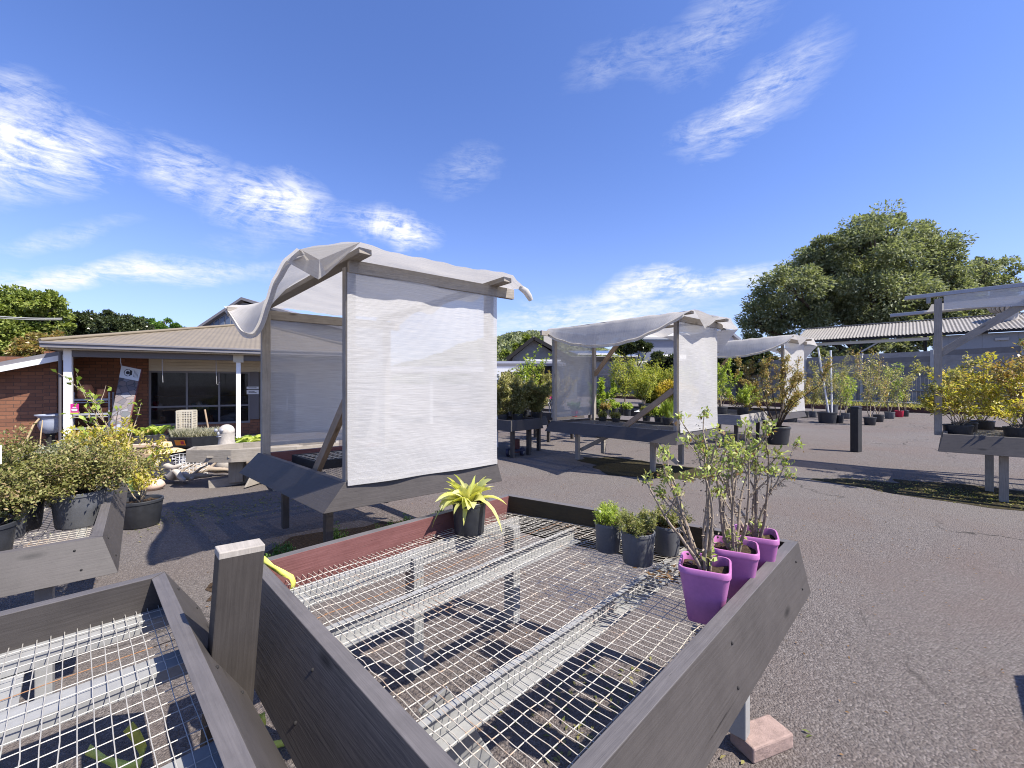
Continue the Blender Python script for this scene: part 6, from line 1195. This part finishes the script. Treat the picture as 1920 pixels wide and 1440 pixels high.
m = MB(); fslab(m, [(1338, 720), (1376, 720), (1376, 634), (1357, 616), (1338, 634)], 70, 8); m.build('wall', M['white'], wh)
for p, q in (((1333, 640), (1357, 614)), ((1357, 614), (1390, 640))):
    m = MB(); a, b_ = dep(p[0], p[1], 69.4), dep(q[0], q[1], 69.4); m.hexa([a, b_, b_ + A3((0, 9, 0)), a + A3((0, 9, 0)), a + A3((0, 0, .45)), b_ + A3((0, 0, .45)), b_ + A3((0, 9, .45)), a + A3((0, 9, .45))]); m.build('roof', M['steel'], wh)
m = MB(); m.box(dep(1353, 640, 69.9), .35, .1, .75); m.build('window', M['dark'], wh)
# clerestory house above the shop
ch = thing('clerestory_house', 'raked dark roofed building with a strip of high windows above the shop roof', 'building', tuple(A3(((430 - 960) / F * 25, 25, 0))))
m = MB(); m.poly([dep(372, 640, 25), dep(560, 640, 25), dep(560, 592, 25), dep(452, 566, 25), dep(380, 609, 25)], thick=(.6, 5, 0)); m.build('wall', M['shed_wall'], ch)
for p, q in (((370, 617), (452, 562)), ((452, 562), (575, 600))):
    m = MB(); a, b_ = dep(p[0], p[1], 24.7), dep(q[0], q[1], 24.7); m.hexa([a, b_, b_ + A3((.6, 6, 0)), a + A3((.6, 6, 0)), a + A3((0, 0, .16)), b_ + A3((0, 0, .16)), b_ + A3((.6, 6, .16)), a + A3((.6, 6, .16))]); m.build('roof', M['soffit'], ch)
for k in range(6):
    u = 392 + k * 10.5; vt = 609 - (u - 380) * .60 + 7; m = MB(); m.poly([dep(u, 622, 24.97), dep(u + 7.5, 622, 24.97), dep(u + 7.5, vt - 4.5, 24.97), dep(u, vt, 24.97)], thick=(0, .02, 0)); m.build('window', M['panel'], ch)
# overhead cable
m = MB(); a, b_ = dep(-260, 555, 16), dep(116, 597, 21.5); pts = [a * (1 - x) + b_ * x + A3((0, 0, -.25 * 4 * x * (1 - x))) for x in np.linspace(0, 1, 16)]; m.tube(pts, .03, 6); m.tube([p + A3((0, 0, -.07)) for p in pts], .02, 6); tag(m.build('overhead_cable', M['galv'], None), 'pale overhead cable running into the maple', 'cable')
# soil and moss where pots are watered
def patch(name, c, rx, ry, mat, z, rz=0, seed=0):
    rs = np.random.RandomState(seed); m = MB(); k = 40; vs = []; ph = rs.rand(4) * 6
    for i in range(k): a = 6.2832 * i / k; r = 1 + .12 * math.sin(3 * a + ph[0]) + .10 * math.sin(5 * a + ph[1]) + .06 * math.sin(11 * a + ph[2]) + rs.randn() * .03; x, y = rx * r * math.cos(a), ry * r * math.sin(a); vs.append((c[0] + x * math.cos(rz) - y * math.sin(rz), c[1] + x * math.sin(rz) + y * math.cos(rz), z))
    m.poly(vs); o = m.build(name, M[mat], None); o['kind'] = 'stuff'; return o
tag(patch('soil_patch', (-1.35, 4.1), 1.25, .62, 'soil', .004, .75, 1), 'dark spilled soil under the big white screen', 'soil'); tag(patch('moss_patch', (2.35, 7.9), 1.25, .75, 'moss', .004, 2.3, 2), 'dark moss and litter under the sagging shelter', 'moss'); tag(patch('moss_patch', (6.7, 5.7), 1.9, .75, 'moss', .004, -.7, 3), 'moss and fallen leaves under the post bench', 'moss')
for nm, c, n, sx, sy, rz, lf, lb in (('leaf_litter', (6.4, 5.85), 900, .95, .45, -.7, 'lf_dry', 'fallen leaves in the shade of the post bench'), ('leaf_litter', (.55, 1.9), 260, .45, .4, 0, 'lf_dry', 'dry leaves and moss on the tar beneath the big mesh bench'), ('leaf_litter', (2.2, 4.6), 1400, 5.0, 3.2, 0, 'lf_brown', 'dry leaf scraps scattered thinly over the open tar'), ('leaf_litter', (-3.6, 5.2), 500, .9, .5, .6, 'lf_dry', 'dry leaves on the tar before the eight sided table')):
    rs = np.random.RandomState(n); q = rs.randn(n, 2) * [sx * .6, sy * .6]; P = np.c_[c[0] + q[:, 0] * math.cos(rz) - q[:, 1] * math.sin(rz), c[1] + q[:, 0] * math.sin(rz) + q[:, 1] * math.cos(rz), np.full(n, .008)]; o = leaf_obj(nm, P, rs.randn(n, 3) * [1, 1, .2], .035 if sx < 2 else .02, .014 if sx < 2 else .009, M[lf], None, n); tag(o, lb, 'litter', None, 'stuff')
